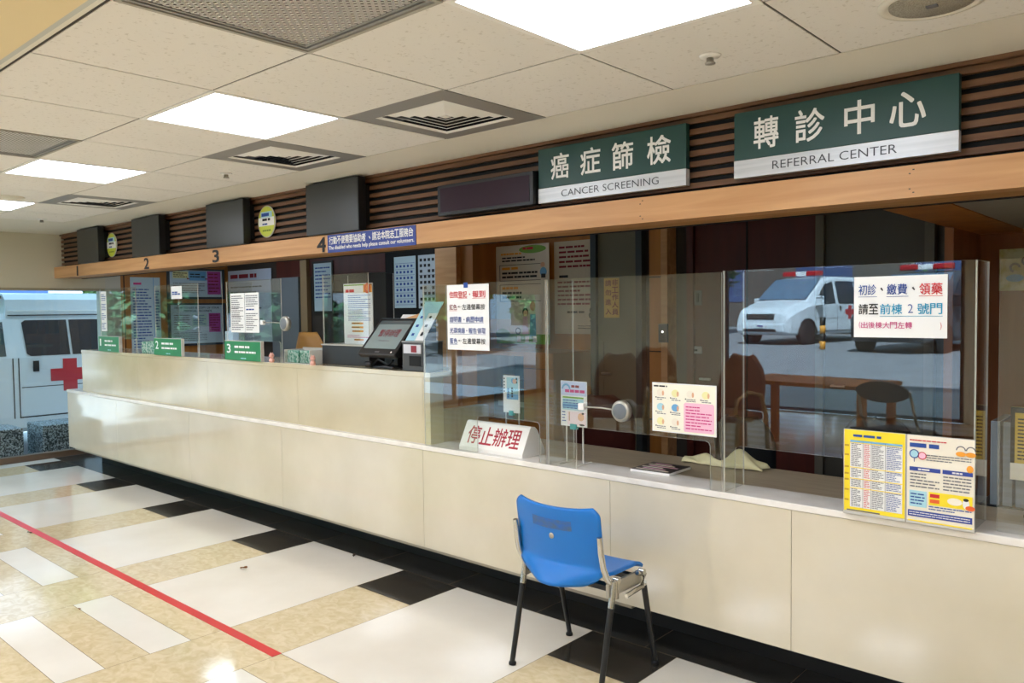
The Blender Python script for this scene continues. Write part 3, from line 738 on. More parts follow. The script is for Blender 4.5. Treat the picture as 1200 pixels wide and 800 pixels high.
def p_blu(b, w, h):
    b.lines(w * .05, w * .60, h * .93, h * .955, 1, INKR, 2, 2, .5); b.lines(w * .05, w * .70, h * .86, h * .915, 1, INKB, 2, 3, .85)
    b.disc(w * .12, h * .79, .014, .014, CYANP, 2); b.ring(w * .12, h * .79, .012, .015, INKB, 3); b.disc(w * .24, h * .775, .012, .012, PINK, 2); b.ring(w * .24, h * .775, .0105, .013, INKR, 3); b.rect(w * .115, w * .125, h * .70, h * .745, INKB, 2)
    for u in (.80, .94): b.disc(w * u, h * .87, .013, .012, PAPERW, 2); b.ring(w * u, h * .875, .011, .0145, INKG, 3, 18, 0, PI); b.disc(w * u, h * .835, .015, .008, YELO, 3)
    b.lines(w * .30, w * .95, h * .72, h * .80, 3, INKG, 2, 5, .4)
    b.rect(w * .05, w * .51, h * .60, h * .645, NAVY, 2); b.rect(w * .54, w * .97, h * .60, h * .645, NAVY, 2); b.lines(w * .18, w * .38, h * .61, h * .635, 1, PAPER, 3, 6, .7); b.lines(w * .68, w * .86, h * .61, h * .635, 1, PAPER, 3, 7, .7)
    b.disc(w * .93, h * .68, .010, .012, YELO, 3)
    b.lines(w * .06, w * .50, h * .41, h * .585, 5, INKG, 2, 8, .38); b.lines(w * .55, w * .96, h * .41, h * .585, 5, INKG, 2, 9, .38)
    b.rect(w * .34, w * .97, h * .24, h * .385, YEL, 2); b.rect(w * .36, w * .50, h * .325, h * .365, INKR, 3); b.rect(w * .36, w * .50, h * .265, h * .305, mat('orange red print', (226, 96, 40), .5), 3)
    b.disc(w * .72, h * .31, .022, .012, PAPERW, 3); b.disc(w * .88, h * .30, .010, .016, PAPER, 3); b.disc(w * .88, h * .345, .008, .005, INK, 4); b.disc(w * .94, h * .26, .014, .008, mat('orange red print', (226, 96, 40), .5), 4)
    b.rect(w * .05, w * .31, h * .20, h * .38, CYANP, 2); b.lines(w * .07, w * .29, h * .22, h * .36, 4, INKB, 3, 10, .4); b.lines(w * .34, w * .96, h * .18, h * .235, 2, INKB, 2, 11, .4)
    b.rect(w * .03, w * .97, h * .09, h * .16, NAVY, 2); b.lines(w * .05, w * .94, h * .10, h * .15, 2, PAPER, 3, 12, .35); b.rect(w * .03, w * .97, h * .035, h * .05, YEL, 2)
holder(-.783, .205, 'white and blue information sheet in an acrylic stand, right of the yellow timetable', p_blu, PAPERW)
def p_two(b, w, h): b.lines(w * .08, w * .93, h * .05, h * .95, 17, INKG, 2, 4, .42); b.rect(w * .08, w * .93, h * .62, h * .63, INK, 2); b.rect(w * .08, w * .93, h * .41, h * .42, INK, 2)
def p_two2(b, w, h): b.lines(w * .08, w * .93, h * .64, h * .95, 6, INKG, 2, 9, .42); b.lines(w * .1, w * .7, h * .54, h * .62, 1, INKB, 2, 9, .42); b.lines(w * .08, w * .93, h * .05, h * .50, 9, INKG, 2, 11, .42)
sheet('paper_sign', -5.345, 2.9395, 1.345, .19, .279, 'left of the two printed sheets behind the number 3 sign', 'notice', p_two)
sheet('paper_sign', -5.148, 2.9395, 1.345, .185, .279, 'right of the two printed sheets behind the number 3 sign', 'notice', p_two2)
def p_list(b, w, h):
    for k in range(4): b.lines(w * .1, w * .9, h * (.04 + .24 * k), h * (.22 + .24 * k), 4, INKB, 2, k, .4)
sheet('paper_sign', -7.67, 2.9395, 1.33, .12, .36, 'narrow list of small sheets on the farthest shield', 'notice', p_list)
def p_small(b, w, h): b.lines(w * .1, w * .9, h * .30, h * .60, 2, INKB, 2, 3, .7)
sheet('paper_sign', -6.27, 2.9395, 1.60, .18, .10, 'small white notice with two short lines at the top of the second shield', 'notice', p_small)

# ------------------------------------------------------------------ on the raised counter: terminal, ticket box, cards
ZT = 1.1465
t = thing('touch_terminal', 'black touch screen terminal showing a red service paused notice', 'screen', (-3.70, 2.96, ZT))
A = Matrix.Translation((0, -.02, .085)) @ Matrix.Rotation(-math.radians(42), 4, 'X')      # screen plane leaning back
b = MB(); b.box(-.172, .172, 0, .035, 0, .285, BLK, .006, A); b.box(-.15, .15, .035, .06, .03, .24, CHARD, .006, A); b.build('screen_housing', t)
b = MB(); S = MB()
S.rect(-.146, .146, .045, .262, mat('grey lit screen', (126, 140, 140), .25, 0, .5, (126, 140, 140), .16), 1)
S.rect(-.146, .146, .232, .262, mat('darker screen band', (88, 98, 100), .25, 0, .5, (88, 98, 100), .12), 2)
S.chars('暫停辦理', -.09, .10, .135, .192, INKM, 3, .006); S.lines(-.05, .05, .098, .108, 1, INKG, 3, 2, .6); S.rect(-.02, .02, .016, .026, INKG, 1); S.disc(.13, .02, .006, .006, WHITE, 2)
b.add(S.v, [], BLK, False, A)
for f, k in zip(S.f, S.m): b.f.append(f); b.m.append(b.mi(S.mats[k])); b.sm.append(False)
b.build('screen_face', t)
b = MB(); b.box(-.02, .16, .02, .03, .285, .33, PAPER, 0, A); b.prism([(.02, .286), (.12, .286), (.165, .325), (.15, .335)], 'y', .012, .019, mat('orange hand print', (226, 172, 116), .5), A); 
b.build('hint_card', t)
b = MB(); b.box(-.09, .11, .02, .20, 0, .014, BLK, .004); b.box(-.05, .07, .09, .15, .014, .15, BLK, .004); b.tube([(-.1, .03, .012), (-.06, .05, .05), (.03, .05, .02), (.09, .04, .05)], .006, BLK)
b.tube([(-.115, .0, .022), (-.085, .02, .022)], .02, BLK, 12); b.build('terminal_stand', t)
t = thing('ticket_printer', 'dark grey ticket box with a red display beside the terminal', 'printer', (-3.377, 3.01, ZT))
b = MB(); b.box(-.092, .092, -.06, .085, 0, .166, CHAR, .004); b.box(-.094, .094, -.062, .087, .162, .168, mat('grey lid', (150, 150, 148), .4)); b.build('box_body', t)
b = MB(); b.box(-.076, .07, -.064, -.06, .10, .150, mat('pale panel', (200, 200, 206), .4)); b.box(-.01, .035, -.066, -.064, .106, .144, mat('red window', (130, 20, 30), .3)); b.build('control_panel', t)
b = MB(); b.box(-.03, .066, -.0625, -.059, .03, .086, BLK2); b.build('ticket_slot', t)
for nm, x, m, lb in (('blue', -3.44, CYANP, 'pale blue upright card leaning back on the ticket box'), ('white', -3.365, PAPER, 'white upright card leaning back beside the pale blue card on the ticket box')):
    b = MB(); w = .04
    b.box(-w, w, 0, .003, 0, .27, m); b.rect(-w, w, .19, .27, CYANP, 1)
    for k in range(5): b.lines(-.012, .014, .03 + .03 * k, .052 + .03 * k, 1, INKB if nm == 'blue' else INK, 2, k, .8)
    if nm == 'white': b.disc(0, .05, .010, .010, INK, 3)
    tag(b.build('upright_card', None, (x, 2.985, 1.3165), (-math.radians(36), 0, 0)), lb, 'card')
t = thing('counter_shelf', 'low charcoal box shelf on the raised counter under the white poster', 'shelf', (-4.128, 3.085, ZT))
b = MB(); b.box(-.245, .245, -.045, .12, 0, .122, CHARD, .003); b.build('shelf_body', t)
b = MB(); b.box(-.25, .25, -.05, .125, .1225, .13, mat('pale shelf lip', (186, 182, 172), .4)); b.build('shelf_top', t)
def p_stamp(b, w, h):
    b.rect(w * .02, w * .98, h * .965, h * .985, mat('grass green print', (120, 170, 50)), 2); b.lines(w * .08, w * .62, h * .85, h * .91, 1, INKR, 2, 1, .8)
    b.rect(w * .70, w * .99, h * .85, h * .985, YELO, 2); b.ring(w * .845, h * .917, w * .05, w * .11, mat('orange red print', (226, 96, 40)), 3); b.ring(w * .845, h * .917, w * .015, w * .035, mat('orange red print', (226, 96, 40)), 3)
    b.lines(w * .16, w * .94, h * .38, h * .82, 13, INKB, 2, 5, .32)
    for v, a in ((.33, .28), (.265, .28), (.20, .30), (.06, .36)): b.rect(w * a, w * .68, h * v, h * (v + .03), YELO, 2); b.lines(w * a, w * .68, h * v, h * (v + .03), 1, INK, 3, 3, .4)
    b.lines(w * .12, w * .9, h * .10, h * .16, 2, INKP, 2, 8, .35)
sheet('info_board', -4.225, 3.11, ZT + .1305, .295, .385, 'tall white printed board with an orange stamp, left of the terminal', 'notice', p_stamp, th=.006)
# tidy boxes behind the pass-through slots
t = thing('leaflet_tray', 'small clear tray of green leaflets on the raised counter left of the white poster', 'tray', (-4.53, 3.0, ZT))
b = MB(); b.box(-.148, .148, -.05, .1, 0, .004, EDGE); b.box(-.148, -.144, -.05, .1, 0, .09, EDGE); b.box(.144, .148, -.05, .1, 0, .09, EDGE); b.box(-.148, .148, .096, .1, 0, .10, EDGE); b.build('tray_body', t)
b = MB(); b.box(-.15, .15, -.052, -.048, .004, .075, CLEAR); b.build('tray_front', t)
gl = mixed('green leaflet', (60, 130, 110), (180, 200, 190), (60, 60, 60), .5, 3, .4, .6)
for x in (-.075, .072):
    b = MB(); b.box(x - .065, x + .065, -.03, .03, .005, .085, gl); b.build('leaflet_stack', t)
b = MB(); b.box(-.14, .14, -.07, .09, 0, .10, gl); 
tag(b.build('leaflet_box', None, (-6.84, 3.09, ZT + .0), (0, 0, .2)), 'slanted teal leaflet box between green signs 1 and 2', 'box')
for x, lb in ((-4.78, 'tiny pink figurine beside the green number 3 sign'), (-4.275, 'tiny pink figurine at the foot of the fourth shield')):
    t = thing('figurine', lb, 'figurine', (x, 2.90, ZT) if x > -4.5 else (x - .02, 2.93, ZT))
    t.scale = (.72, .72, .72)
    pk = mat('pale pink ceramic', (232, 176, 160), .35)
    b = MB(); b.lathe([(.004, 0), (.022, .002), (.026, .02), (.018, .04), (.004, .048)], pk, 16); b.build('body', t)
    b = MB(); b.lathe([(.004, .042), (.02, .05), (.025, .064), (.019, .08), (.004, .086)], pk, 16); b.tube([(-.014, 0, .082), (-.02, 0, .094)], [.008, .002], pk); b.tube([(.014, 0, .082), (.02, 0, .094)], [.008, .002], pk); b.build('head', t)
    b = MB(); b.disc(-.008, .068, .003, .003, INK, 30, 8); b.disc(.008, .068, .003, .003, INK, 30, 8); b.disc(0, .06, .006, .004, mat('pink snout', (214, 120, 120), .4), 31, 8); b.build('face', t)

# ------------------------------------------------------------------ round intercoms on wires
def intercom(clip, disc, r, label):
    t = thing('intercom_speaker', label, 'intercom', disc, 0, 'round silver intercoms on the shields')
    d = Vector(clip) - Vector(disc)
    b = MB(); Mx = Matrix.Rotation(PI / 2, 4, 'X')
    b.lathe([(.004, -.012), (r * .92, -.012), (r, -.006), (r, .012), (r * .9, .018), (r * .74, .02)], ALU, 30, Mx); b.build('ring', t)
    b = MB(); b.lathe([(r * .76, .0185), (r * .72, .0215), (.003, .0225)], mat('grey mesh', (112, 118, 124), .7), 26, Mx); b.build('mesh_face', t)
    b = MB(); b.tube([(0, 0, 0), d * .5 + Vector((0, 0, .004)), d], .0035, ALU, 8); b.build('wire_arm', t)
    b = MB(); b.box(d.x - .016, d.x + .016, d.y - .012, d.y + .012, d.z - .016, d.z + .016, WHITE, .004); b.build('clip', t)
intercom((-2.155, 2.888, 1.043), (-1.937, 2.886, 1.040), .047, 'silver round intercom on a wire across the middle low shield')
intercom((-4.896, 2.927, 1.416), (-4.613, 2.927, 1.410), .05, 'silver round intercom on a wire beside the two printed sheets')

# ------------------------------------------------------------------ on the low worktop
t = thing('tent_sign', 'white triangular tent sign with red characters on the low worktop', 'sign', (-2.78, 2.935, .7505))
prof = [(0, .0), (.172, .0), (.175, .02), (.118, .128), (.098, .146), (.074, .149), (.062, .142), (.0, .02)]
b = MB(); b.prism(prof, 'x', -.222, .222, mat('white sign plastic', (238, 236, 230), .3)); b.build('sign_body', t)
M2 = Matrix.Translation((0, .0, .02)) @ Matrix.Rotation(-math.atan2(.062, .122), 4, 'X')
b = MB(); S = MB(); S.chars('停止辦理', -.185, .185, .022, .118, mat('crimson lettering', (170, 30, 50), .5), 1, .02)
b.add(S.v, S.f, mat('crimson lettering', (170, 30, 50)), False, M2); b.build('lettering', t)
# leaflet clips on slim stands
def clip_stand(x, y, w, h, z0, label, paint, rods, fm):
    t = thing('clip_stand', label, 'leaflet', (x, y, .7505), 0)
    b = MB()
    for u in rods: b.tube([(u, .006, .004), (u, .006, z0 + h * .8)], .004, fm, 8); b.tube([(u, -.05, .004), (u, .006, .004), (u, .07, .004)], .004, fm, 8)
    b.build('wire_frame', t)
    b = MB(); q = MB(); b.box(0, w, -.002, 0, z0, z0 + h, PAPER); paint(q, w, h)
    base = len(b.v); b.v += [(v[0], v[1] - .002, v[2] + z0) for v in q.v]
    for f, k in zip(q.f, q.m): b.f.append(tuple(i + base for i in f)); b.m.append(b.mi(q.mats[k])); b.sm.append(False)
    b.build('printed_card', t)
    b = MB(); b.box(w * .38, w * .62, -.01, .012, z0 - .014, z0 + .012, TEAL, .002); b.build('clip', t)
def p_st(b, w, h):
    for k in range(5): b.rect(w * .04, w * .11, h * (.55 + .085 * k), h * (.59 + .085 * k), INK, 1)
    b.rect(w * .22, w * .93, h * .36, h * .95, CYANP, 1); b.disc(w * .62, h * .86, w * .12, w * .12, CYANB, 2); b.disc(w * .72, h * .85, w * .12, w * .12, SKIN, 3); b.rect(w * .22, w * .93, h * .36, h * .50, CYANB, 2)
    for k in range(4): b.rect(w * .52, w * .62, h * (.42 + .07 * k), h * (.47 + .07 * k), INK, 3); b.rect(w * .30, w * .37, h * (.40 + .07 * k), h * (.45 + .07 * k), INKB, 3)
    for k in range(2): b.rect(w * .80, w * .88, h * (.80 + .09 * k), h * (.86 + .09 * k), INK, 3)
clip_stand(-2.912, 3.19, .118, .202, .178, 'narrow white and blue card on a slim stand behind the tent sign', p_st, (.012, .106), EDGE)
def p_st2(b, w, h):
    b.rect(w * .02, w * .98, h * .68, h * .99, mat('pale lilac print', (200, 210, 240), .5), 1); b.ring(w * .22, h * .82, w * .11, w * .17, CYANB, 2, 16, 0, PI)
    b.lines(w * .42, w * .95, h * .85, h * .92, 1, INKM, 2, 1, .75); b.lines(w * .18, w * .95, h * .74, h * .82, 1, INKP, 2, 2, .8)
    b.rect(w * .08, w * .88, h * .62, h * .655, GRNP, 2); b.rect(w * .08, w * .88, h * .36, h * .61, CYANP, 2); b.rect(w * .08, w * .88, h * .42, h * .50, CYANB, 3); b.lines(w * .1, w * .86, h * .38, h * .60, 4, INKB, 4, 3, .35)
    b.lines(w * .06, w * .22, h * .08, h * .34, 4, INKB, 2, 4, .35); b.rect(w * .26, w * .97, h * .03, h * .33, mat('pale pink print', (244, 222, 226), .5), 2); b.rect(w * .32, w * .36, h * .12, h * .32, TAN, 3); b.disc(w * .78, h * .22, w * .12, w * .12, SKIN, 3); b.disc(w * .86, h * .30, w * .05, w * .03, INK, 4); b.disc(w * .82, h * .05, w * .10, w * .03, INK, 4)
clip_stand(-2.372 + .02, 2.985, .155, .215, .18, 'white and cyan leaflet on a clip stand at the joint of the low shields', p_st2, (.028, .125), EDGE)
b = MB(); b.box(0, .20, 0, .20, 0, .010, PAPER, .001); b.box(.004, .196, .004, .196, .010, .012, mat('dark cover print', (62, 54, 56), .4))
for k in range(6): b.box(.015 + .02 * (k % 2), .18 - .03 * (k % 3), .02 + .028 * k, .034 + .028 * k, .012, .0125, PINK if k % 2 else PAPERW)
tag(b.build('brochure_stack', None, (-1.985, 3.02, .7505), (0, 0, .02)), 'small stack of dark covered brochures lying on the low worktop', 'brochure')
b = MB(); rr = random.Random(4)
ph = [rr.random() * 6 for _ in range(6)]
def cl(u, v):
    x = (u - .5) * .40; e = math.sin(PI * u) ** .5 * math.sin(PI * min(1, max(0, v))) ** .7 if 0 < u < 1 and 0 < v < 1 else 0
    return (x + .01 * math.sin(9 * v + ph[0]), (v - .5) * .12 + .012 * math.sin(8 * u + ph[1]), .006 + e * (.045 + .025 * math.sin(7 * u + ph[2]) + .022 * math.sin(15 * u + 5 * v + ph[3])))
b.grid(cl, 26, 12, mat('cream cloth', (232, 224, 180), .85), .003)
tag(b.build('folded_cloth', None, (-1.72, 3.40, .7505), (0, 0, .02)), 'crumpled cream cloth on the rear edge of the worktop', 'cloth')

# ------------------------------------------------------------------ blue chair
t = thing('stacking_chair', 'blue plastic stacking chair with chrome brackets and black legs', 'chair', (-1.965, 2.62, 0))
def backf(u, v):
    z = .412 + .303 * v
    hw = .213 if v > .24 else .213 * (1 - .40 * ((.24 - v) / .24) ** 2.4)
    if v > .88: hw -= .030 * ((v - .88) / .12) ** 2
    x = (u - .5) * 2 * hw; e = abs(u - .5) * 2
    y = -.168 - .045 * v + .045 * e ** 2 - (.062 * (1 - v / .24) ** .85 * (1 - .45 * e ** 2) if v < .24 else 0)
    z += .012 * e ** 2 * v - .004
    if v < .24: z -= .006 * (1 - v / .24)
    return (x, y, z)
b = MB(); b.grid(backf, 26, 30, BLUEC, .009); fix_normals(b.build('backrest', t))
b = MB()
def seatf(u, v):
    x = (u - .5) * 2 * (.165 + .04 * min(1, v * 3)); y = -.165 + .315 * v
    z = .446 - .012 * math.sin(PI * u) * math.sin(PI * min(1, v * 1.1)) - (.022 * ((v - .86) / .14) ** 2 if v > .86 else 0) + .006 * abs(2 * u - 1) ** 3
    return (x, y, z)
b.grid(seatf, 20, 24, BLUEC, .012); fix_normals(b.build('seat', t))
for sx in (-1, 1):
    b = MB(); X = sx * .213
    b.tube([(X, -.170, .615), (X, -.160, .55), (X, -.146, .49), (X, -.120, .44), (X, -.095, .415)], [.010, .013, .013, .013, .012], CHROME, 12)
    b.build('back_bracket', t)['label'] = 'chrome backrest bracket'
    b = MB()
    b.box(X - .008, X + .008, -.12, .12, .365, .42, ALU, .004); b.tube([(X + sx * .016, -.085, .43), (X + sx * .016, -.085, .36)], .013, CHROME, 12)
    b.tube([(X + sx * .02, .06, .425), (X + sx * .02, .115, .405), (X + sx * .02, .10, .36), (X + sx * .02, -.02, .352)], .010, CHROME, 10)
    b.tube([(X + sx * .004, -.08, .43), (X + sx * .03, -.08, .43)], .012, CHROME, 10); b.tube([(X + sx * .004, .10, .42), (X + sx * .03, .10, .42)], .012, CHROME, 10)
    b.build('side_bracket', t)['label'] = 'chrome linking bracket under the seat'
    for y0, y1 in ((-.09, -.185), (.12, .205)):
        b = MB(); xa, xb = X + sx * .012, X + sx * .012
        top = .425 if y0 < 0 else .37; f = .76 if y0 < 0 else .97
        P = lambda k: (xa + (xb - xa) * (1 - k), y0 + (y1 - y0) * (1 - k), .02 + (top - .02) * k)
        b.tube([P(1), P(f)], .0135, CHROME, 12); b.tube([P(f), P(-.02)], [.0125, .011], BLK, 12)
        lg = b.build('leg', t)
        b = MB(); b.lathe([(.012, .016), (.016, .010), (.016, .002), (.010, 0)], BLK2, 14, Matrix.Translation((xb, y1, .0))); b.build('foot_cap', lg)
b = MB(); b.box(-.212, .212, -.10, -.06, .385, .405, BLK); b.box(-.212, .212, .07, .10, .385, .405, BLK); b.build('cross_frame', t)
b = MB(); b.lathe([(.002, .0), (.012, .001), (.012, .003), (.004, .004)], ALU, 16, Matrix.Translation((.0, backf(.5, .60)[1] + .001, .590)) @ Matrix.Rotation(PI / 2, 4, 'X')); b.build('rivet', t)
b = MB(); b.grid(lambda u, v: (lambda p: (p[0], p[1] - .0012, p[2]))(backf(.27 + .46 * u, .70 + .13 * v)), 10, 3, mixed('faded grey smudge', (70, 96, 128), (16, 96, 186), (30, 30, 60), .6, 3, .35, .7)); b.build('smudge_mark', t)

# ------------------------------------------------------------------ office behind the counter
YW = YB - .006
def p_a(b, w, h):
    b.disc(w * .70, h * .95, w * .25, h * .04, GRNP, 1); b.lines(w * .52, w * .88, h * .945, h * .975, 1, INKR, 2, 1, .8)
    b.lines(w * .1, w * .5, h * .90, h * .93, 1, YELO, 2, 2, .6); b.lines(w * .12, w * .75, h * .83, h * .89, 2, INK, 2, 3, .5)
    for v0, v1, k in ((.64, .80, 4), (.43, .60, 7)):
        b.rect(w * .07, w * .85, h * v1, h * (v1 + .005), INK, 2); b.rect(w * .07, w * .08, h * v0, h * v1, INK, 2); b.rect(w * .07, w * .85, h * v0, h * (v0 + .005), INK, 2)
        b.lines(w * .12, w * .5, h * (v1 - .05), h * (v1 - .015), 1, YELO, 3, k, .7); b.lines(w * .12, w * .8, h * (v0 + .02), h * (v1 - .06), 2, INK, 3, k + 1, .5)
    b.disc(w * .90, h * .72, w * .06, h * .045, CYANB, 3); b.disc(w * .89, h * .79, w * .04, h * .025, SKIN, 3); b.rect(w * .86, w * .94, h * .66, h * .70, INK, 4)
    b.lines(w * .13, w * .17, h * .18, h * .36, 4, INK, 3, 11, .7)
    b.poly([(w * .50, h * .10), (w * .62, h * .10), (w * .60, h * .28), (w * .52, h * .28)], PINK, 3); b.disc(w * .56, h * .32, w * .055, h * .045, INK, 3); b.disc(w * .565, h * .31, w * .042, h * .034, SKIN, 4)
    b.poly([(w * .64, h * .08), (w * .76, h * .08), (w * .75, h * .30), (w * .65, h * .30)], CYANB, 3); b.disc(w * .70, h * .38, w * .05, h * .05, SKIN, 4)
    b.disc(w * .42, h * .13, w * .045, h * .028, WHITE, 3); b.ring(w * .42, h * .13, w * .035, w * .05, INK, 4)
    b.rect(0, w, 0, h * .10, GRNP, 2); b.disc(w * .12, h * .10, w * .14, h * .05, GRNP, 2)
    for u in (.40, .55, .70): b.rect(w * u, w * (u + .07), h * .02, h * .08, PAPERW, 3)
sheet('poster', -4.505, YW - .05, 1.205, .565, .80, 'tall illustrated poster with green lower edge and two cartoon figures', 'poster', p_a, mat('warm poster paper', (226, 214, 196), .5), th=.004)
def p_b(b, w, h):
    b.lines(w * .12, w * .96, h * .70, h * .96, 5, INKM, 2, 3, .42); b.lines(w * .12, w * .40, h * .60, h * .64, 1, INK, 2, 4, .7); b.lines(w * .08, w * .97, h * .30, h * .58, 6, INKM, 2, 5, .42)
    b.ring(w * .88, h * .25, w * .03, w * .07, INK, 2, 16, -.6, 3.6); b.ring(w * .85, h * .20, w * .025, w * .06, INK, 2, 16, 2., 6.4); b.lines(w * .30, w * .72, h * .22, h * .25, 1, INK, 2, 6, .7)
    b.lines(w * .55, w * .97, h * .05, h * .10, 2, INK, 2, 7, .35); b.lines(w * .82, w * .95, h * .13, h * .15, 1, INK, 2, 9, .8)
sheet('poster', -3.925, YW - .004, 1.29, .42, .72, 'text poster with a black spiral mark, beside the grey door', 'poster', p_b, mat('tan poster paper', (206, 190, 168), .5), th=.004)
def p_lab(b, w, h):
    for i, ch in enumerate('非工作人員'): b.text(ch, w * .54, w * .94, h * (.81 - .185 * i), h * (.96 - .185 * i), INKM, 2, .02)
    for i, ch in enumerate('請勿進入'): b.text(ch, w * .10, w * .48, h * (.80 - .24 * i), h * (.95 - .24 * i), INKM, 2, .02)
sheet('door_notice', -3.43, YB - .039, 1.416, .135, .292, 'yellow vertical notice on the olive grey door', 'notice', p_lab, mat('amber paper', (216, 172, 86), .6))
def p_tab(b, w, h):
    for k in range(8): b.rect(w * .05, w * .95, h * (.06 + .115 * k), h * (.066 + .115 * k), INKB, 2)
    for k in range(7):
        for j in range(5): b.rect(w * (.10 + .17 * j), w * (.19 + .17 * j), h * (.10 + .115 * k), h * (.145 + .115 * k), INKB, 2)
def p_sq(b, w, h):
    for k in range(9):
        for j in range(5):
            if (k * 5 + j) % 7 == 3: continue
            b.rect(w * (.08 + .18 * j), w * (.19 + .18 * j), h * (.04 + .105 * k), h * (.095 + .105 * k), INK, 2)
    b.rect(w * .03, w * .97, h * .62, h * .625, INK, 2)
CP = mat('pale blue chart paper', (188, 210, 220), .5)
sheet('wall_chart', -5.853, YB - .024, 1.51, .305, .48, 'pale blue ruled wall chart above the touch terminal', 'chart', p_tab, CP, th=.004)
sheet('wall_chart', -5.512, YB - .024, 1.505, .30, .485, 'pale grey wall chart of dark squares, middle of the three charts', 'chart', p_sq, mat('grey chart paper', (186, 196, 204), .5), th=.004)
sheet('wall_chart', -5.148, YB - .024, 1.725, .24, .27, 'short wall chart of dark squares beside the wood pilaster', 'chart', p_sq, mat('grey chart paper', (186, 196, 204), .5), th=.004)
def p_dir(b, w, h):
    b.lines(w * .08, w * .92, h * .25, h * .94, 9, INKB, 2, 5, .35)
t = sheet('framed_notice', -7.17, YB - .02, 1.49, .32, .50, 'pale blue framed notice on the dark back wall left of the white poster', 'notice', p_dir, CP, th=.008)
b = MB()
for a in ((-.02, .34, -.02, 0), (-.02, .34, .50, .52), (-.02, 0, 0, .50), (.32, .34, 0, .50)): b.box(a[0], a[1], -.006, .012, a[2], a[3], BLK)
b.build('notice_frame', t)
def p_wb(b, w, h): b.lines(w * .06, w * .95, h * .88, h * .95, 1, INKM, 2, 3, .8); b.rect(w * .02, w * .98, h * .845, h * .85, INKG, 2); b.lines(w * .06, w * .8, h * .2, h * .8, 8, INKG, 2, 5, .25)
sheet('whiteboard', -8.93, YB - .03, 1.15, .94, .83, 'pale board with a purple heading behind the two printed sheets', 'board', p_wb, mat('pale lilac board', (186, 196, 214), .4), th=.01)
# end wall, office side: sheets facing +x
XW = XL + .008
def p_end(b, w, h): b.lines(w * .1, w * .62, h * .90, h * .935, 1, INKP, 2, 3, .8); b.lines(w * .07, w * .70, h * .04, h * .86, 22, INKB, 2, 4, .38); b.rect(w * .76, w * .78, h * .0, h * 1., CYANB, 2); b.lines(w * .80, w * .97, h * .3, h * .84, 14, INKB, 2, 6, .38)
sheet('info_poster', XW, 3.76, 1.03, .33, .86, 'tall pale blue text poster on the wood panelled end wall', 'poster', p_end, CP, (0, 0, FX), th=.004)
def p_bd(b, w, h):
    b.rect(w * .06, w * .34, h * .70, h * .95, mat('pale yellow print', (238, 232, 170)), 2); b.rect(w * .36, w * .69, h * .62, h * .97, CYANB, 2); b.rect(w * .71, w * .97, h * .10, h * .98, MAG, 2)
    b.lines(w * .38, w * .67, h * .72, h * .90, 2, INK, 3, 3, .5); b.lines(w * .73, w * .95, h * .15, h * .94, 6, INKM, 3, 4, .35); b.lines(w * .07, w * .33, h * .72, h * .92, 3, INK, 3, 5, .4); b.lines(w * .06, w * .66, h * .12, h * .55, 5, INKG, 3, 6, .35)
    for u in (.35, .70): b.poly([(w * (u - .03), h * .66), (w * (u + .03), h * .68), (w * (u - .03), h * .72)], INKM, 4)
def p_bd2(b, w, h):
    b.text('HOW TO GET A COPY OF YOUR', w * .08, w * .93, h * .90, h * .95, INK, 2, .02); b.text('MEDICAL RECORDS', w * .25, w * .78, h * .82, h * .87, INK, 2, .02)
    b.rect(w * .40, w * .68, h * .45, h * .76, mat('pale green print', (176, 208, 200), .5), 2); b.rect(w * .72, w * .95, h * .28, h * .78, MAG, 2); b.lines(w * .42, w * .67, h * .48, h * .74, 6, INKB, 3, 4, .35); b.lines(w * .74, w * .94, h * .30, h * .76, 7, INKM, 3, 5, .35); b.lines(w * .06, w * .36, h * .35, h * .76, 7, INKG, 3, 6, .35); b.lines(w * .06, w * .68, h * .06, h * .30, 5, INKG, 3, 7, .3)
for nm, z, h, pf, lb in (('top', 1.672, .31, p_bd, 'upper pale blue board with a magenta panel on the end wall'), ('low', 1.13, .45, p_bd2, 'lower pale blue board on copying medical records, on the end wall')):
    t = sheet('notice_board', XW + .012, 4.195, z, .64, h, lb, 'board', pf, CP, (0, 0, FX), th=.012)
    b = MB()
    for a in ((-.03, .67, -.025, 0), (-.03, .67, h, h + .02), (-.03, 0, 0, h), (.64, .67, 0, h)): b.box(a[0], a[1], -.008, .012, a[2], a[3], FRAME)
    b.build('board_frame', t)
t = thing('card_reader', 'small grey card reader with a lit dot on the wood clad pillar', 'card reader', (-2.868, 4.797, 1.30))
b = MB(); b.box(-.035, .035, -.022, 0, -.055, .075, CHAR, .004); b.build('reader_body', t)
b = MB(); b.disc(0, .02, .009, .009, lamp('reader light', (255, 255, 255), 2.2), 26, 12); b.build('status_light', t)
b = MB()
for k in range(3): b.rect(-.02, .02, -.045 + .018 * k, -.034 + .018 * k, BLK, 26)
b.build('keypad', t)
t = thing('wall_switch', 'black switch plate on the maroon door', 'switch', (-2.655, YB - .036, 1.54)); 
b = MB(); b.box(-.03, .03, -.006, 0, -.04, .06, CHAR, .002); b.build('plate', t); b = MB(); b.box(-.008, .008, -.012, -.006, -.02, .04, BLK); b.build('rocker', t)
b = MB(); b.box(-.036, .036, -.008, 0, -.02, .03, mat('grey label plate', (150, 150, 150), .5), .002); b.lines(-.028, .028, -.008, .014, 1, INK, 12, 3, .6)
tag(b.build('door_plate', None, (-2.66, YB - .038, 1.19)), 'small grey label plate low on the maroon door', 'plate')
t = thing('wall_outlet', 'pale double outlet on the orange veneer beside the cabinet', 'outlet', (-3.59, YB - .002, 1.125))
b = MB(); b.box(-.055, .055, -.010, 0, -.035, .035, PAPERW, .002); b.build('plate', t)
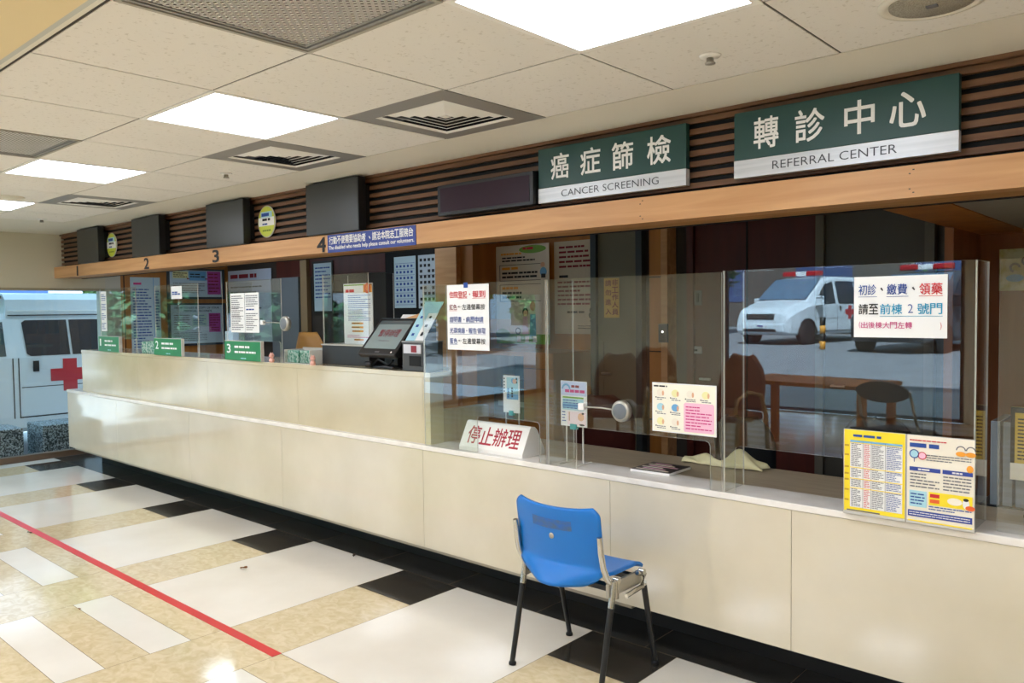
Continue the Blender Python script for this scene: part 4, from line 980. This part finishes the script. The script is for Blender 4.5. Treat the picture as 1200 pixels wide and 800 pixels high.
b = MB(); b.rect(-.035, -.012, -.014, .014, INKG, 12); b.rect(.012, .035, -.014, .014, INKG, 12); b.build('sockets', t)
def p_pl(b, w, h):
    for k, (u, v) in enumerate(((.2, .55), (.35, .7), (.45, .45), (.6, .62), (.75, .5))): b.ring(w * u, h * v, .015, .026, INK, 2, 14, k, k + 4.4)
    b.disc(w * .2, h * .3, .04, .02, CYANB, 2)
sheet('calligraphy_plaque', -.885, YB - .02, 1.555, .36, .22, 'yellow green calligraphy plaque on the brown wall at the right edge', 'plaque', p_pl, mixed('gilded plaque', (170, 160, 80), (200, 200, 160), (14, 14, 14), .4, 3, .4, .6), th=.015)

OFL = lamp('added office fill light', (222, 238, 255), 13.0)  # for lamps added out of view to brighten the office boards
for x, y, lb in ((-7.6, 4.05, 'added unseen fill lamp of the office over the far end'), (-5.4, 4.1, 'added unseen fill lamp of the office in line with the touch terminal')):
    t = thing('ceiling_light', lb, 'ceiling light', (x, y, 2.30), 0, 'added office fill lamps')
    b = MB(); b.box(-.3, .3, -.15, .15, -.008, 0, OFL); b.build('diffuser', t)
# open wooden cabinet below the posters
t = thing('open_cabinet', 'orange wooden cabinet with a dark open front below the illustrated poster', 'cabinet', (-4.05, 4.66, 0))
b = MB(); b.box(-.42, -.26, -.24, .24, 0, 1.14, WOODI); b.box(.22, .50, -.24, .24, 0, 1.14, WOODI); b.box(-.42, .50, -.24, .24, 1.14, 1.17, WOODI); b.box(-.26, .22, .20, .24, 0, 1.14, BLK2); b.build('carcass', t)
b = MB(); b.box(-.26, .22, -.22, .2, .62, .64, WOODI); b.build('shelf_board', t)
b = MB(); b.box(.22, .50, -.243, -.24, 1.05, 1.054, SEAM); b.build('door_seam', t)
b = MB(); b.box(-.20, .20, -.10, .16, 0, .24, CHARD, .01); b.box(-.16, .16, -.06, .12, .24, .30, CHAR, .006); b.box(-.15, .15, -.102, -.10, .10, .14, mat('grey tray face', (120, 120, 118), .4))
tag(b.build('desk_printer', None, (-4.05, 4.64, .6405)), 'dark printer inside the open wooden cabinet', 'printer')

def office_chair(x, y, rz, m, hw, zt, label):
    t = thing('office_chair', label, 'chair', (x, y, 0), rz, 'office chairs behind the counter')
    def bk(u, v):
        z = .50 + (zt - .50) * v; w = hw * (1 - .55 * max(0, (v - .6) / .4) ** 2.2) * (1 - .12 * (1 - v))
        return ((u - .5) * 2 * w, -.04 + .10 * abs(2 * u - 1) ** 2 - .05 * v, z)
    b = MB(); b.grid(bk, 18, 18, m, .06); fix_normals(b.build('backrest', t))
    b = MB(); b.prism([(hw * math.cos(a) ** .6 * 1 if math.cos(a) > 0 else -hw * (-math.cos(a)) ** .6, .28 + .25 * (abs(math.sin(a)) ** .6) * (1 if math.sin(a) > 0 else -1)) for a in [2 * PI * k / 28 for k in range(28)]], 'z', .42, .50, m); fix_normals(b.build('seat', t))
    b = MB(); b.tube([(0, .25, .08), (0, .25, .42)], .028, BLK); b.tube([(0, .02, .40), (0, -.07, .44), (0, -.09, .62)], .02, BLK); b.build('column', t)
    b = MB()
    for k in range(5):
        a = 2 * PI * k / 5 + .3; b.tube([(0, .25, .09), (.27 * math.cos(a), .25 + .27 * math.sin(a), .065)], [.024, .015], BLK, 8)
    b.build('star_base', t)
    for k in range(5):
        a = 2 * PI * k / 5 + .3
        b = MB(); b.lathe([(.012, -.012), (.03, -.012), (.03, .012), (.012, .012)], BLK2, 14, Matrix.Translation((.27 * math.cos(a), .25 + .27 * math.sin(a), .031)) @ Matrix.Rotation(a + PI / 2, 4, 'Z') @ Matrix.Rotation(PI / 2, 4, 'X')); b.build('caster', t)
    return t
LEA = mat('maroon leather', (74, 34, 30), .35); DL = mat('black leather', (30, 32, 36), .4)
office_chair(-2.87, 3.98, .15, LEA, .27, .96, 'maroon leather office chair behind the middle shield')
office_chair(-1.93, 4.02, -.1, DL, .20, .90, 'black office chair behind the cream cloth')
office_chair(-1.30, 4.25, .1, DL, .19, .92, 'black office chair behind the yellow timetable sheet')
office_chair(-6.25, 4.2, .1, mat('orange shell', (196, 140, 70), .4), .24, 1.30, 'orange backed office chair behind the number 3 sign')
# right edge: files and stand on the inner desk
t = thing('file_organizer', 'clear grey file boxes standing behind the right shield', 'files', (-.52, 3.36, .7505))
gf = frosted('smoky plastic', (150, 160, 170), .75)
for k in range(3):
    b = MB(); b.box(-.10 + .04 * k, -.07 + .04 * k, -.04, .20, 0, .31, gf, .002); b.build('file_box', t)
b = MB(); b.box(-.13, .06, -.06, .22, -.0, .004, CHARD); b.build('tray', t)
def p_cal(b, w, h): b.lines(w * .1, w * .95, h * .05, h * .82, 12, INK, 2, 4, .4); b.rect(w * .0, w * .06, 0, h, BLK, 2); b.rect(0, w, h * .9, h, BLK, 2); b.rect(0, w, -.06, 0, PAPERW, 2)
sheet('desk_calendar', -.552, 3.29, .92, .22, .20, 'yellow and black desk card stand at the right edge', 'card', p_cal, mat('amber card', (214, 180, 70), .5), th=.01)
b = MB(); rr = random.Random(3)
for k in range(9): b.box(-.16 + rr.uniform(-.01, .01), .30, -.11 + rr.uniform(-.008, .008), .10, .012 * k, .012 * k + .010, (PAPERW, mat('dark green folder', (60, 84, 70), .5), mat('brown folder', (120, 96, 70), .5), CHARD)[k % 4])
tag(b.build('folder_stack', None, (-.30, 3.14, .7505)), 'low stack of green and brown folders at the right edge of the worktop', 'folders')
b = MB(); b.box(-.06, .06, -.05, .05, 0, .20, frosted('bluish plastic', (190, 214, 226), .7), .006); b.lathe([(.04, .20), (.04, .225), (.036, .23)], WHITE, 16)
tag(b.build('plastic_canister', None, (-5.62, 3.12, ZT)), 'bluish clear plastic canister between green signs 2 and 3', 'canister')

# ------------------------------------------------------------------ waiting side behind the viewer (seen mirrored in the shields)
def arm_chair(x, y, rz, label):
    t = thing('waiting_armchair', label, 'chair', (x, y, 0), rz, 'round backed waiting armchairs')
    m = mat('brown upholstery', (112, 74, 42), .6); hw = .25
    def bk(u, v):
        w = hw * (1 - .62 * max(0, (v - .45) / .55) ** 2.4)
        return ((u - .5) * 2 * w, .22 + .06 * v - .05 * abs(2 * u - 1) ** 2, .48 + .52 * v)
    b = MB(); b.grid(bk, 16, 16, m, .04); fix_normals(b.build('backrest', t))
    b = MB(); b.box(-.25, .25, -.25, .22, .40, .47, m, .02); b.build('seat', t)
    wd = mat('pale bent wood', (150, 124, 78), .5)
    for s in (-1, 1):
        b = MB(); b.tube([(s * .29, .24, .0), (s * .29, .20, .45), (s * .29, .12, .64), (s * .29, -.08, .68), (s * .29, -.26, .62), (s * .29, -.29, .50), (s * .29, -.22, .44), (s * .29, -.05, .42)], .022, wd, 10); b.build('arm_loop', t)
        b = MB(); b.tube([(s * .27, -.22, .42), (s * .29, -.27, .2), (s * .29, -.28, 0)], .022, wd, 10); b.build('leg', t)
    return t
arm_chair(-4.55, -.9, 2.6, 'round backed waiting armchair nearest the left shield'); arm_chair(-5.0, -2.2, 2.9, 'second round backed waiting armchair behind the viewer'); arm_chair(-3.55, -1.3, 3.3, 'round backed waiting armchair beside the waiting table')
t = thing('waiting_table', 'wooden table standing in the waiting area behind the viewer', 'table', (-3.05, -2.2, 0), .1)
b = MB(); b.box(-.7, .7, -.4, .4, .70, .74, WOODI, .004); b.build('tabletop', t)
for sx in (-1, 1):
    for sy in (-1, 1):
        b = MB(); b.box(sx * .62 - .035, sx * .62 + .035, sy * .33 - .035, sy * .33 + .035, 0, .70, WOODI, .003); b.build('leg', t)
t = thing('folding_chair', 'dark oval backed folding chair with metal frame behind the viewer', 'chair', (-1.98, -1.15, 0), .35)
b = MB(); b.prism([(.24 * math.cos(a), .78 + .085 * math.sin(a)) for a in [2 * PI * k / 30 for k in range(30)]], 'y', .16, .19, mat('dark brown padding', (58, 44, 30), .6)); fix_normals(b.build('backrest', t))
b = MB(); b.box(-.22, .22, -.22, .16, .42, .46, mat('dark brown padding', (58, 44, 30), .6), .015); b.build('seat', t)
for s in (-1, 1):
    b = MB(); b.tube([(s * .24, .17, .80), (s * .25, .10, .55), (s * .25, -.26, 0)], .012, ALU, 8); b.tube([(s * .23, -.05, .44), (s * .24, .26, 0)], .012, ALU, 8); b.build('side_frame', t)

# ------------------------------------------------------------------ outdoors
ASPH = mixed('pale asphalt', (150, 150, 152), (128, 128, 130), (3, 3, 3), .85, 6, .3, .7)
PAVE = mixed('pale paving', (186, 186, 184), (168, 168, 166), (2, 2, 2), .7, 5, .3, .7)
GX = (-60, 40)
b = MB(); yz = [(YF - .2, -.02), (-8., .10), (-13., .36), (-45., .62)]
for (y0, z0), (y1, z1) in zip(yz, yz[1:]): b.quad((GX[0], y1, z1), (GX[1], y1, z1), (GX[1], y0, z0), (GX[0], y0, z0), PAVE if y0 > -8 else ASPH)
struct(b.build('ground_street'), 'sunlit street in front of the building', 'ground')
b = MB(); b.box(-60, XL - .25, YF - .2, 30, -.4, -.25, PAVE); struct(b.build('ground_bay'), 'paved ambulance bay beyond the end wall', 'ground')

def make_van(label, cat, loc, rz, paint, lights=True, high=False, cross=(1,), low=None, name='ambulance_van'):
    """front at local y=0, tail at y=4.9, width along x"""
    t = thing(name, label, cat, loc, rz)
    gl = mat('tinted van glass', (40, 52, 62), .06, 0, .8); dk = mat('van dark trim', (26, 28, 30), .5); rub = mat('tyre rubber', (24, 24, 25), .8)
    # y, half width low, z low, half width belt, z belt, half width top, z top
    st = [(.0, .62, .42, .66, .62, .60, .72), (.04, .78, .30, .82, .66, .74, .88), (.18, .88, .26, .90, .78, .80, 1.02), (.50, .93, .26, .95, .92, .80, 1.13), (.98, .95, .26, .965, 1.06, .84, 1.25),
          (1.40, .95, .26, .965, 1.08, .80, 1.56), (1.80, .95, .26, .965, 1.08, .80, 1.86), (2.3, .95, .26, .965, 1.08, .82, 1.94), (4.5, .95, .26, .965, 1.08, .82, 1.93), (4.82, .93, .30, .95, 1.08, .80, 1.86), (4.9, .88, .42, .90, 1.0, .74, 1.70)]
    if high:
        st = [(.0, .62, .42, .66, .62, .60, .72), (.04, .80, .34, .84, .74, .78, 1.02), (.15, .90, .34, .92, 1.02, .82, 1.22), (.28, .93, .34, .95, 1.20, .84, 1.28), (.60, .95, .34, .965, 1.24, .82, 1.56), (.90, .95, .34, .965, 1.24, .82, 1.78),
              (1.2, .95, .34, .965, 1.24, .84, 1.80), (4.5, .95, .34, .965, 1.24, .84, 1.80), (4.82, .93, .36, .95, 1.24, .82, 1.76), (4.9, .88, .42, .90, 1.1, .76, 1.66)]
    def ringp(s):
        y, wl, zl, wb, zb, wt, zt = s; h = zt - zb
        half = [(wl * .9, zl), (wl, zl + .06), (wb, zl + .2), (wb, zb), (wt, zt - .09 * min(1, h / .3)), (wt - .07, zt - .02), (wt * .5, zt), (0, zt + .008)]
        return [(p[0], y, p[1]) for p in half] + [(-p[0], y, p[1]) for p in half[-2::-1]]
    rings = [ringp(s) for s in st]; n = len(rings[0]); vs = [p for r in rings for p in r]; fs = []
    for i in range(len(rings) - 1):
        for k in range(n - 1): fs.append((i * n + k, i * n + k + 1, (i + 1) * n + k + 1, (i + 1) * n + k))
        fs.append((i * n + n - 1, i * n, (i + 1) * n, (i + 1) * n + n - 1))
    fs.append(tuple(range(n))); fs.append(tuple((len(rings) - 1) * n + k for k in range(n))[::-1])
    b = MB(); b.add(vs, fs, paint, False); fix_normals(b.build('body', t))
    def side(s, pts, m, off=.008, nm=None):
        """outline (y,t) on the flank: t 0 at belt, 1 near the roof; negative t runs down in metres"""
        o = []
        for y, q in pts:
            a = max((x for x in st if x[0] <= y), key=lambda x: x[0]); c = min((x for x in st if x[0] >= y), key=lambda x: x[0])
            f = 0 if c[0] == a[0] else (y - a[0]) / (c[0] - a[0]); v = [a[k] + (c[k] - a[k]) * f for k in range(7)]
            if q >= 0: x = v[3] + (v[5] - v[3]) * q; z = v[4] + (v[6] - .09 - v[4]) * q
            else: x = v[3]; z = v[4] + q
            o.append((s * (x + off), y, z))
        k = len(o); inn = [(p[0] - s * (off + .01), p[1], p[2]) for p in o]
        fr = tuple(range(k)) if s < 0 else tuple(range(k))[::-1]
        b.add(o + inn, [fr] + [(i, (i + 1) % k, k + (i + 1) % k, k + i) for i in range(k)], m)
    for s in (-1, 1):
        wins = [[(1.30, .08), (1.30, .30), (1.84, .88), (2.20, .92), (2.20, .08)], [(2.36, .10), (2.34, .86), (2.40, .92), (3.26, .92), (3.26, .06), (2.42, .06)], [(3.30, .06), (3.30, .92), (4.52, .92), (4.62, .84), (4.60, .12), (4.52, .06)]]
        seam = [1.22, 2.28, 3.28]; hd = (2.40, -.14); cy, cz = 2.92, -.18; wy = (.86, 4.02) if not high else (.60, 3.9)
        if high:
            wins = [[(.62, .06), (.62, .40), (.86, .90), (1.10, .94), (1.10, .06)], [(1.32, .10), (1.30, .90), (1.34, .96), (1.80, .96), (1.80, .04), (1.36, .04)], [(1.83, .04), (1.83, .96), (2.62, .96), (2.70, .90), (2.68, .10), (2.62, .04)], [(2.86, .04), (2.86, .96), (4.40, .96), (4.48, .90), (4.46, .10), (4.40, .04)]]
            seam = [1.16, 1.22, 2.76]; hd = (1.38, -.17); cy, cz = 1.79, -.21
        for wn in wins:
            b = MB(); side(s, wn, gl); fix_normals(b.build('side_window', t))
        b = MB()
        for y0 in seam: side(s, [(y0, -.72), (y0, .0), (y0 + .012, .0), (y0 + .012, -.72)], dk, .003)
        side(s, [(1.25, -.36), (1.25, -.35), (4.6, -.35), (4.6, -.36)], dk, .003); side(s, [(1.22, -.72), (1.22, -.705), (3.6, -.705), (3.6, -.72)], dk, .003)
        fix_normals(b.build('door_seams', t))
        b = MB(); side(s, [hd, (hd[0], hd[1] + .13), (hd[0] + .06, hd[1] + .13), (hd[0] + .06, hd[1])], dk, .02); fix_normals(b.build('door_handle', t))
        if s in cross:
            b = MB(); rd = mat('cross red', (196, 44, 56), .45)
            side(s, [(cy - .08, cz - .22), (cy - .08, cz + .18), (cy + .08, cz + .18), (cy + .08, cz - .22)], rd, .005); side(s, [(cy - .22, cz - .09), (cy - .22, cz + .06), (cy + .22, cz + .06), (cy + .22, cz - .09)], rd, .006); fix_normals(b.build('red_cross', t))
        for y0 in wy:
            b = MB(); Mw = Matrix.Translation((s * .885, y0, .30)) @ Matrix.Rotation(PI / 2, 4, 'Y')
            b.lathe([(.20, -.10), (.31, -.10), (.325, -.07), (.325, .07), (.31, .10), (.20, .10)], rub, 28, Mw); w = b.build('wheel', t)
            b = MB(); b.lathe([(.205, -.06), (.205, .085), (.12, .06), (.05, .09), (.004, .09)] if s > 0 else [(.004, -.09), (.05, -.09), (.12, -.06), (.205, -.085), (.205, .06)], ALU, 20, Mw); b.build('hub', w)
            b = MB(); b.tube([(s * .955, y0 + .40 * math.cos(a), .30 + .40 * math.sin(a)) for a in [PI * k / 14 for k in range(15)]], .035, dk, 8); b.lathe([(.004, -.004), (.38, -.004), (.38, .004), (.004, .004)], dk, 28, Matrix.Translation((s * .966, y0, .30)) @ Matrix.Rotation(PI / 2, 4, 'Y')); b.build('wheel_arch', t)
        b = MB(); b.box(s * 1.0, s * 1.13, (.55 if high else 1.2), (.67 if high else 1.32), 1.25 if high else 1.10, 1.47 if high else 1.32, low or paint, .03); b.build('mirror', t)
        b = MB(); b.add([(s * .50, .045, .70), (s * .80, .10, .70), (s * .88, .34, .84), (s * .84, .46, 1.04), (s * .62, .16, .96), (s * .50, .07, .84)], [(0, 1, 2, 3, 4, 5)], mat('headlamp glass', (210, 220, 228), .1)); b.add([(s * .52, .05, .68), (s * .82, .10, .68), (s * .82, .12, .70), (s * .52, .06, .70)], [(0, 1, 2, 3)], dk)
        fix_normals(b.build('headlamp', t))
    b = MB(); c0, c1 = ((.98, 1.275, .80), (1.78, 1.868, .75)) if not high else ((.30, 1.31, .80), (.88, 1.78, .76))
    b.add([(-c0[2], c0[0] - .015, c0[1]), (c0[2], c0[0] - .015, c0[1]), (c1[2], c1[0] - .02, c1[1]), (-c1[2], c1[0] - .02, c1[1])], [(0, 1, 2, 3)], mat('windscreen with sky sheen', (92, 116, 138), .08, 0, .8)); b.build('windscreen', t)  # reflected sky is put into the pale blue colour
    b = MB(); b.box(-.46, .46, -.012, .06, .70, .86, dk, .01)
    for z in (.745, .80): b.box(-.46, .46, -.022, -.010, z, z + .028, CHROME)
    b.disc(0, .78, .05, .03, CHROME, 32); b.build('grille', t)
    b = MB(); b.box(-.80, .80, -.035, .10, .34, .60, low or paint, .05); b.box(-.55, .55, -.045, -.02, .36, .44, dk); b.build('bumper', t)
    b = MB(); b.box(-.19, .19, -.052, -.040, .47, .57, PAPER, .003); b.lines(-.15, .15, .49, .55, 1, INKB, 60, 4, .8); b.build('number_plate', t)
    if lights:
        b = MB(); rb = mat('red beacon', (190, 30, 40), .25); b.box(-.62, -.18, 1.9, 2.12, 1.96, 2.10, rb, .03); b.box(.18, .62, 1.9, 2.12, 1.96, 2.10, rb, .03); b.box(-.18, .18, 1.92, 2.10, 1.96, 2.09, WHITE, .02); b.build('light_bar', t)
    if high:
        b = MB(); pf = [(-.84, 1.74), (-.82, 1.94), (-.74, 2.01), (0, 2.04), (.74, 2.01), (.82, 1.94), (.84, 1.74)]
        b.prism(pf, 'y', 1.14, 4.82, paint); b.box(-.85, .85, 1.16, 4.80, 1.80, 1.812, WHITE); b.box(-.852, .852, 1.16, 4.80, 1.745, 1.757, dk); fix_normals(b.build('raised_roof', t))
        b = MB(); b.tube([(-.76, 1.10, 1.76), (-.74, 1.08, 1.92), (-.3, 1.08, 1.99), (.74, 1.08, 1.97)], .03, dk); b.box(-.80, .80, .92, 1.12, 1.95, 1.99, dk, .01); b.build('roof_rack', t)
    return t
VW = mat('ambulance white paint', (222, 228, 232), .25)
make_van('white ambulance van with a red cross parked outside the end wall glazing', 'ambulance', (-11.67, 1.92, -.27), 0, VW, False, True, (1,))
make_van('white ambulance van with a red light bar, mirrored in the right shield', 'ambulance', (-9.75, -15.7, .40), PI + .22, VW, True, False, (-1, 1))
make_van('dark grey van mirrored behind the white notice on the right shield', 'van', (-5.75, -13.4, .36), PI + .20, mat('dark van paint', (70, 76, 84), .3), True, False, (), mat('dark van lower', (40, 42, 46), .4), 'dark_van')

SPK = mixed('speckled granite', (44, 54, 56), (176, 186, 190), (70, 70, 70), .55, 3, .46, .60, noise='noise')
for x0, x1, y0, y1, lb in ((-9.95, -9.45, 2.98, 3.40, 'speckled granite block outside, half behind the counter end'), (-9.95, -9.45, 2.2, 2.80, 'speckled granite block outside, at the left edge of the photo')):
    b = MB(); b.box(x0, x1, y0, y1, -.25, .29, SPK, .012); tag(b.build('granite_bollard'), lb, 'bollard', 'granite bollards of the ambulance bay')
t = thing('bollard_post', 'yellow and black striped post beside the mirrored ambulance', 'bollard', (-7.5, -14.4, .38))
for k in range(4):
    b = MB(); b.lathe([(.07, .2 * k), (.07, .2 * k + .2)], (YELO, BLK)[k % 2], 16); b.build('post_band', t)

LEAF = [mixed('leaf green %d' % k, c1, c2, (1.2, 1.2, 1.2), .6, 3, .35, .65) for k, (c1, c2) in enumerate((((84, 140, 66), (48, 96, 44)), ((64, 112, 66), (36, 76, 46)), ((120, 152, 66), (74, 116, 48))))]
BARK = mixed('bark', (92, 74, 56), (60, 48, 38), (6, 6, 1.5), .9)
def tree(x, y, z, h, r, k, label, low=False, group='street trees'):
    t = thing('street_tree' if not low else 'hedge_shrub', label, 'tree' if not low else 'shrub', (x, y, z), 0, group)
    rr = random.Random(int(abs(x * 31 + y * 17)) + 1); b = MB(); L = LEAF[k]
    lobes = [(rr.uniform(-r, r) * .55, rr.uniform(-r, r) * .55, h * (.62 if not low else .5) + rr.uniform(-.22, .30) * h, r * rr.uniform(.45, .7)) for _ in range(8)]
    vs = []; fs = []
    for i in range(3200 if not low else 2600):
        c = rr.choice(lobes); d = Vector((rr.gauss(0, 1), rr.gauss(0, 1), rr.gauss(0, 1))).normalized() * c[3] * rr.uniform(.55 if low else .72, 1.08)
        p = Vector(c[:3]) + d
        if p.z < .1: p.z = .1 + rr.random() * .2
        a = Vector((rr.gauss(0, 1), rr.gauss(0, 1), rr.gauss(0, .6))).normalized(); e = a.cross(d.normalized() + Vector((.01, .02, .3))).normalized(); s = rr.uniform(.14, .28) * (.6 if low else 1)
        kk = len(vs); vs += [p - a * s, p + e * s * .5, p + a * s, p - e * s * .5]; fs.append((kk, kk + 1, kk + 2, kk + 3))
    b.add(vs, fs, L); b.build('foliage', t)
    b = MB()
    if not low:
        b.tube([(0, 0, 0), (.05, .02, h * .3), (-.03, .04, h * .6)], [.16, .12, .07], BARK)
        for c in lobes[:4]: b.tube([(0, .02, h * .42), (c[0] * .8, c[1] * .8, c[2])], [.07, .02], BARK, 6)
    else:
        for c in lobes[:5]: b.tube([(c[0] * .4, c[1] * .4, 0), (c[0], c[1], c[2])], [.03, .012], BARK, 6)
    b.build('trunk', t)
for x, y, z, h, r, k, lb in ((-16.5, 11.5, -.25, 5, 1.9, 0, 'green tree beyond the raised roof of the parked ambulance'), (-16.0, 6.2, -.25, 4.2, 1.5, 2, 'light green tree behind the tail of the parked ambulance'),
                             (-19.5, -5.2, .0, 5.4, 2.2, 0, 'leafy green tree mirrored in the shield with two printed sheets'), (-17.0, -10.2, .2, 5.0, 2.0, 2, 'lighter green tree mirrored beside the two printed sheets'), (-19.5, .6, -.25, 5.0, 1.9, 1, 'dark green tree of the bay entrance'),
                             (-14.5, -21, .45, 6.0, 2.4, 1, 'dark green tree left of the mirrored ambulance'), (-21, -24.5, .5, 6.5, 2.6, 1, 'dark green tree far left of the mirrored ambulance'), (-21.5, -15.5, .42, 6.5, 2.4, 1, 'dark green tree at the end of the street')):
    tree(x, y, z, h, r, k, lb)
for i, (x, y) in enumerate(((-13.2, -16.0), (-10.6, -24.0), (-7.4, -24.0), (-4.2, -24.0), (-1.0, -24.0), (2.2, -24.0), (-16.8, -15.0))):
    tree(x, y, .42, 1.9, 1.3, i % 2, ('green hedge shrub just left of the mirrored ambulance', 'hedge shrub behind the mirrored ambulance, its left one', 'hedge shrub behind the mirrored ambulance, its right one', 'hedge shrub behind the dark van', 'hedge shrub just right of the dark van', 'rightmost hedge shrub of the mirrored street', 'hedge shrub farthest along the mirrored street')[i], True, 'hedge shrubs of the street')
for (x, y), lb in zip(((-13.6, -.1), (-13.6, -3.2)), ('bay hedge shrub nearest the parked ambulance', 'bay hedge shrub nearest the street corner')):
    tree(x, y, -.25, 2.6, 1.15, 1, lb, True, 'hedge shrubs of the bay')
t = thing('street_building', 'plain grey building across the bay with a row of windows', 'building', (-30, 8, -.25))
b = MB(); b.box(-3, 3, -26, 12, 0, 9, mat('grey render', (168, 170, 176), .8)); b.build('building_wall', t)
for k in range(5):
    for z in (1.0, 4.0):
        b = MB(); b.box(2.96, 3.04, -8.6 + 3.6 * k, -6.4 + 3.6 * k, z, z + 1.6, mat('far window glass', (70, 90, 130), .1)); b.build('window', t)
t = thing('street_building', 'long dark building beyond the hedge across the street', 'building', (-6, -33, .5))
b = MB(); b.box(-26, 26, -3, 3, 0, 11, mat('brown facade', (96, 88, 80), .8)); b.build('building_wall', t)
for k in range(10):
    for z in (1.2, 4.6):
        b = MB(); b.box(-23.5 + 5 * k, -21 + 5 * k, 2.96, 3.04, z, z + 1.8, mat('far window glass', (70, 90, 130), .1)); b.build('window', t)

# ------------------------------------------------------------------ light
w = bpy.data.worlds.new('sky'); SC.world = w; w.use_nodes = True
bg = w.node_tree.nodes['Background']; bg.inputs[0].default_value = (.46, .74, 1.0, 1); bg.inputs[1].default_value = 3.0
sd = bpy.data.lights.new('sun', 'SUN'); sd.energy = 26.0; sd.angle = .03; sd.color = (.76, .88, 1.)
so = bpy.data.objects.new('sun', sd); COL.objects.link(so); so.location = (5, 10, 20)
so.rotation_euler = Vector((-.30, -.62, -.80)).to_track_quat('-Z', 'Y').to_euler()

vs = SC.view_settings; vs.view_transform = 'Standard'; vs.look = 'None'; vs.exposure = .08; vs.gamma = 1.; vs.use_curve_mapping = False
cy = SC.cycles; cy.max_bounces = 10; cy.diffuse_bounces = 7; cy.glossy_bounces = 5; cy.transparent_max_bounces = 28; cy.transmission_bounces = 6
cy.use_denoising = True; cy.sample_clamp_indirect = 6.; cy.caustics_reflective = False; cy.caustics_refractive = False
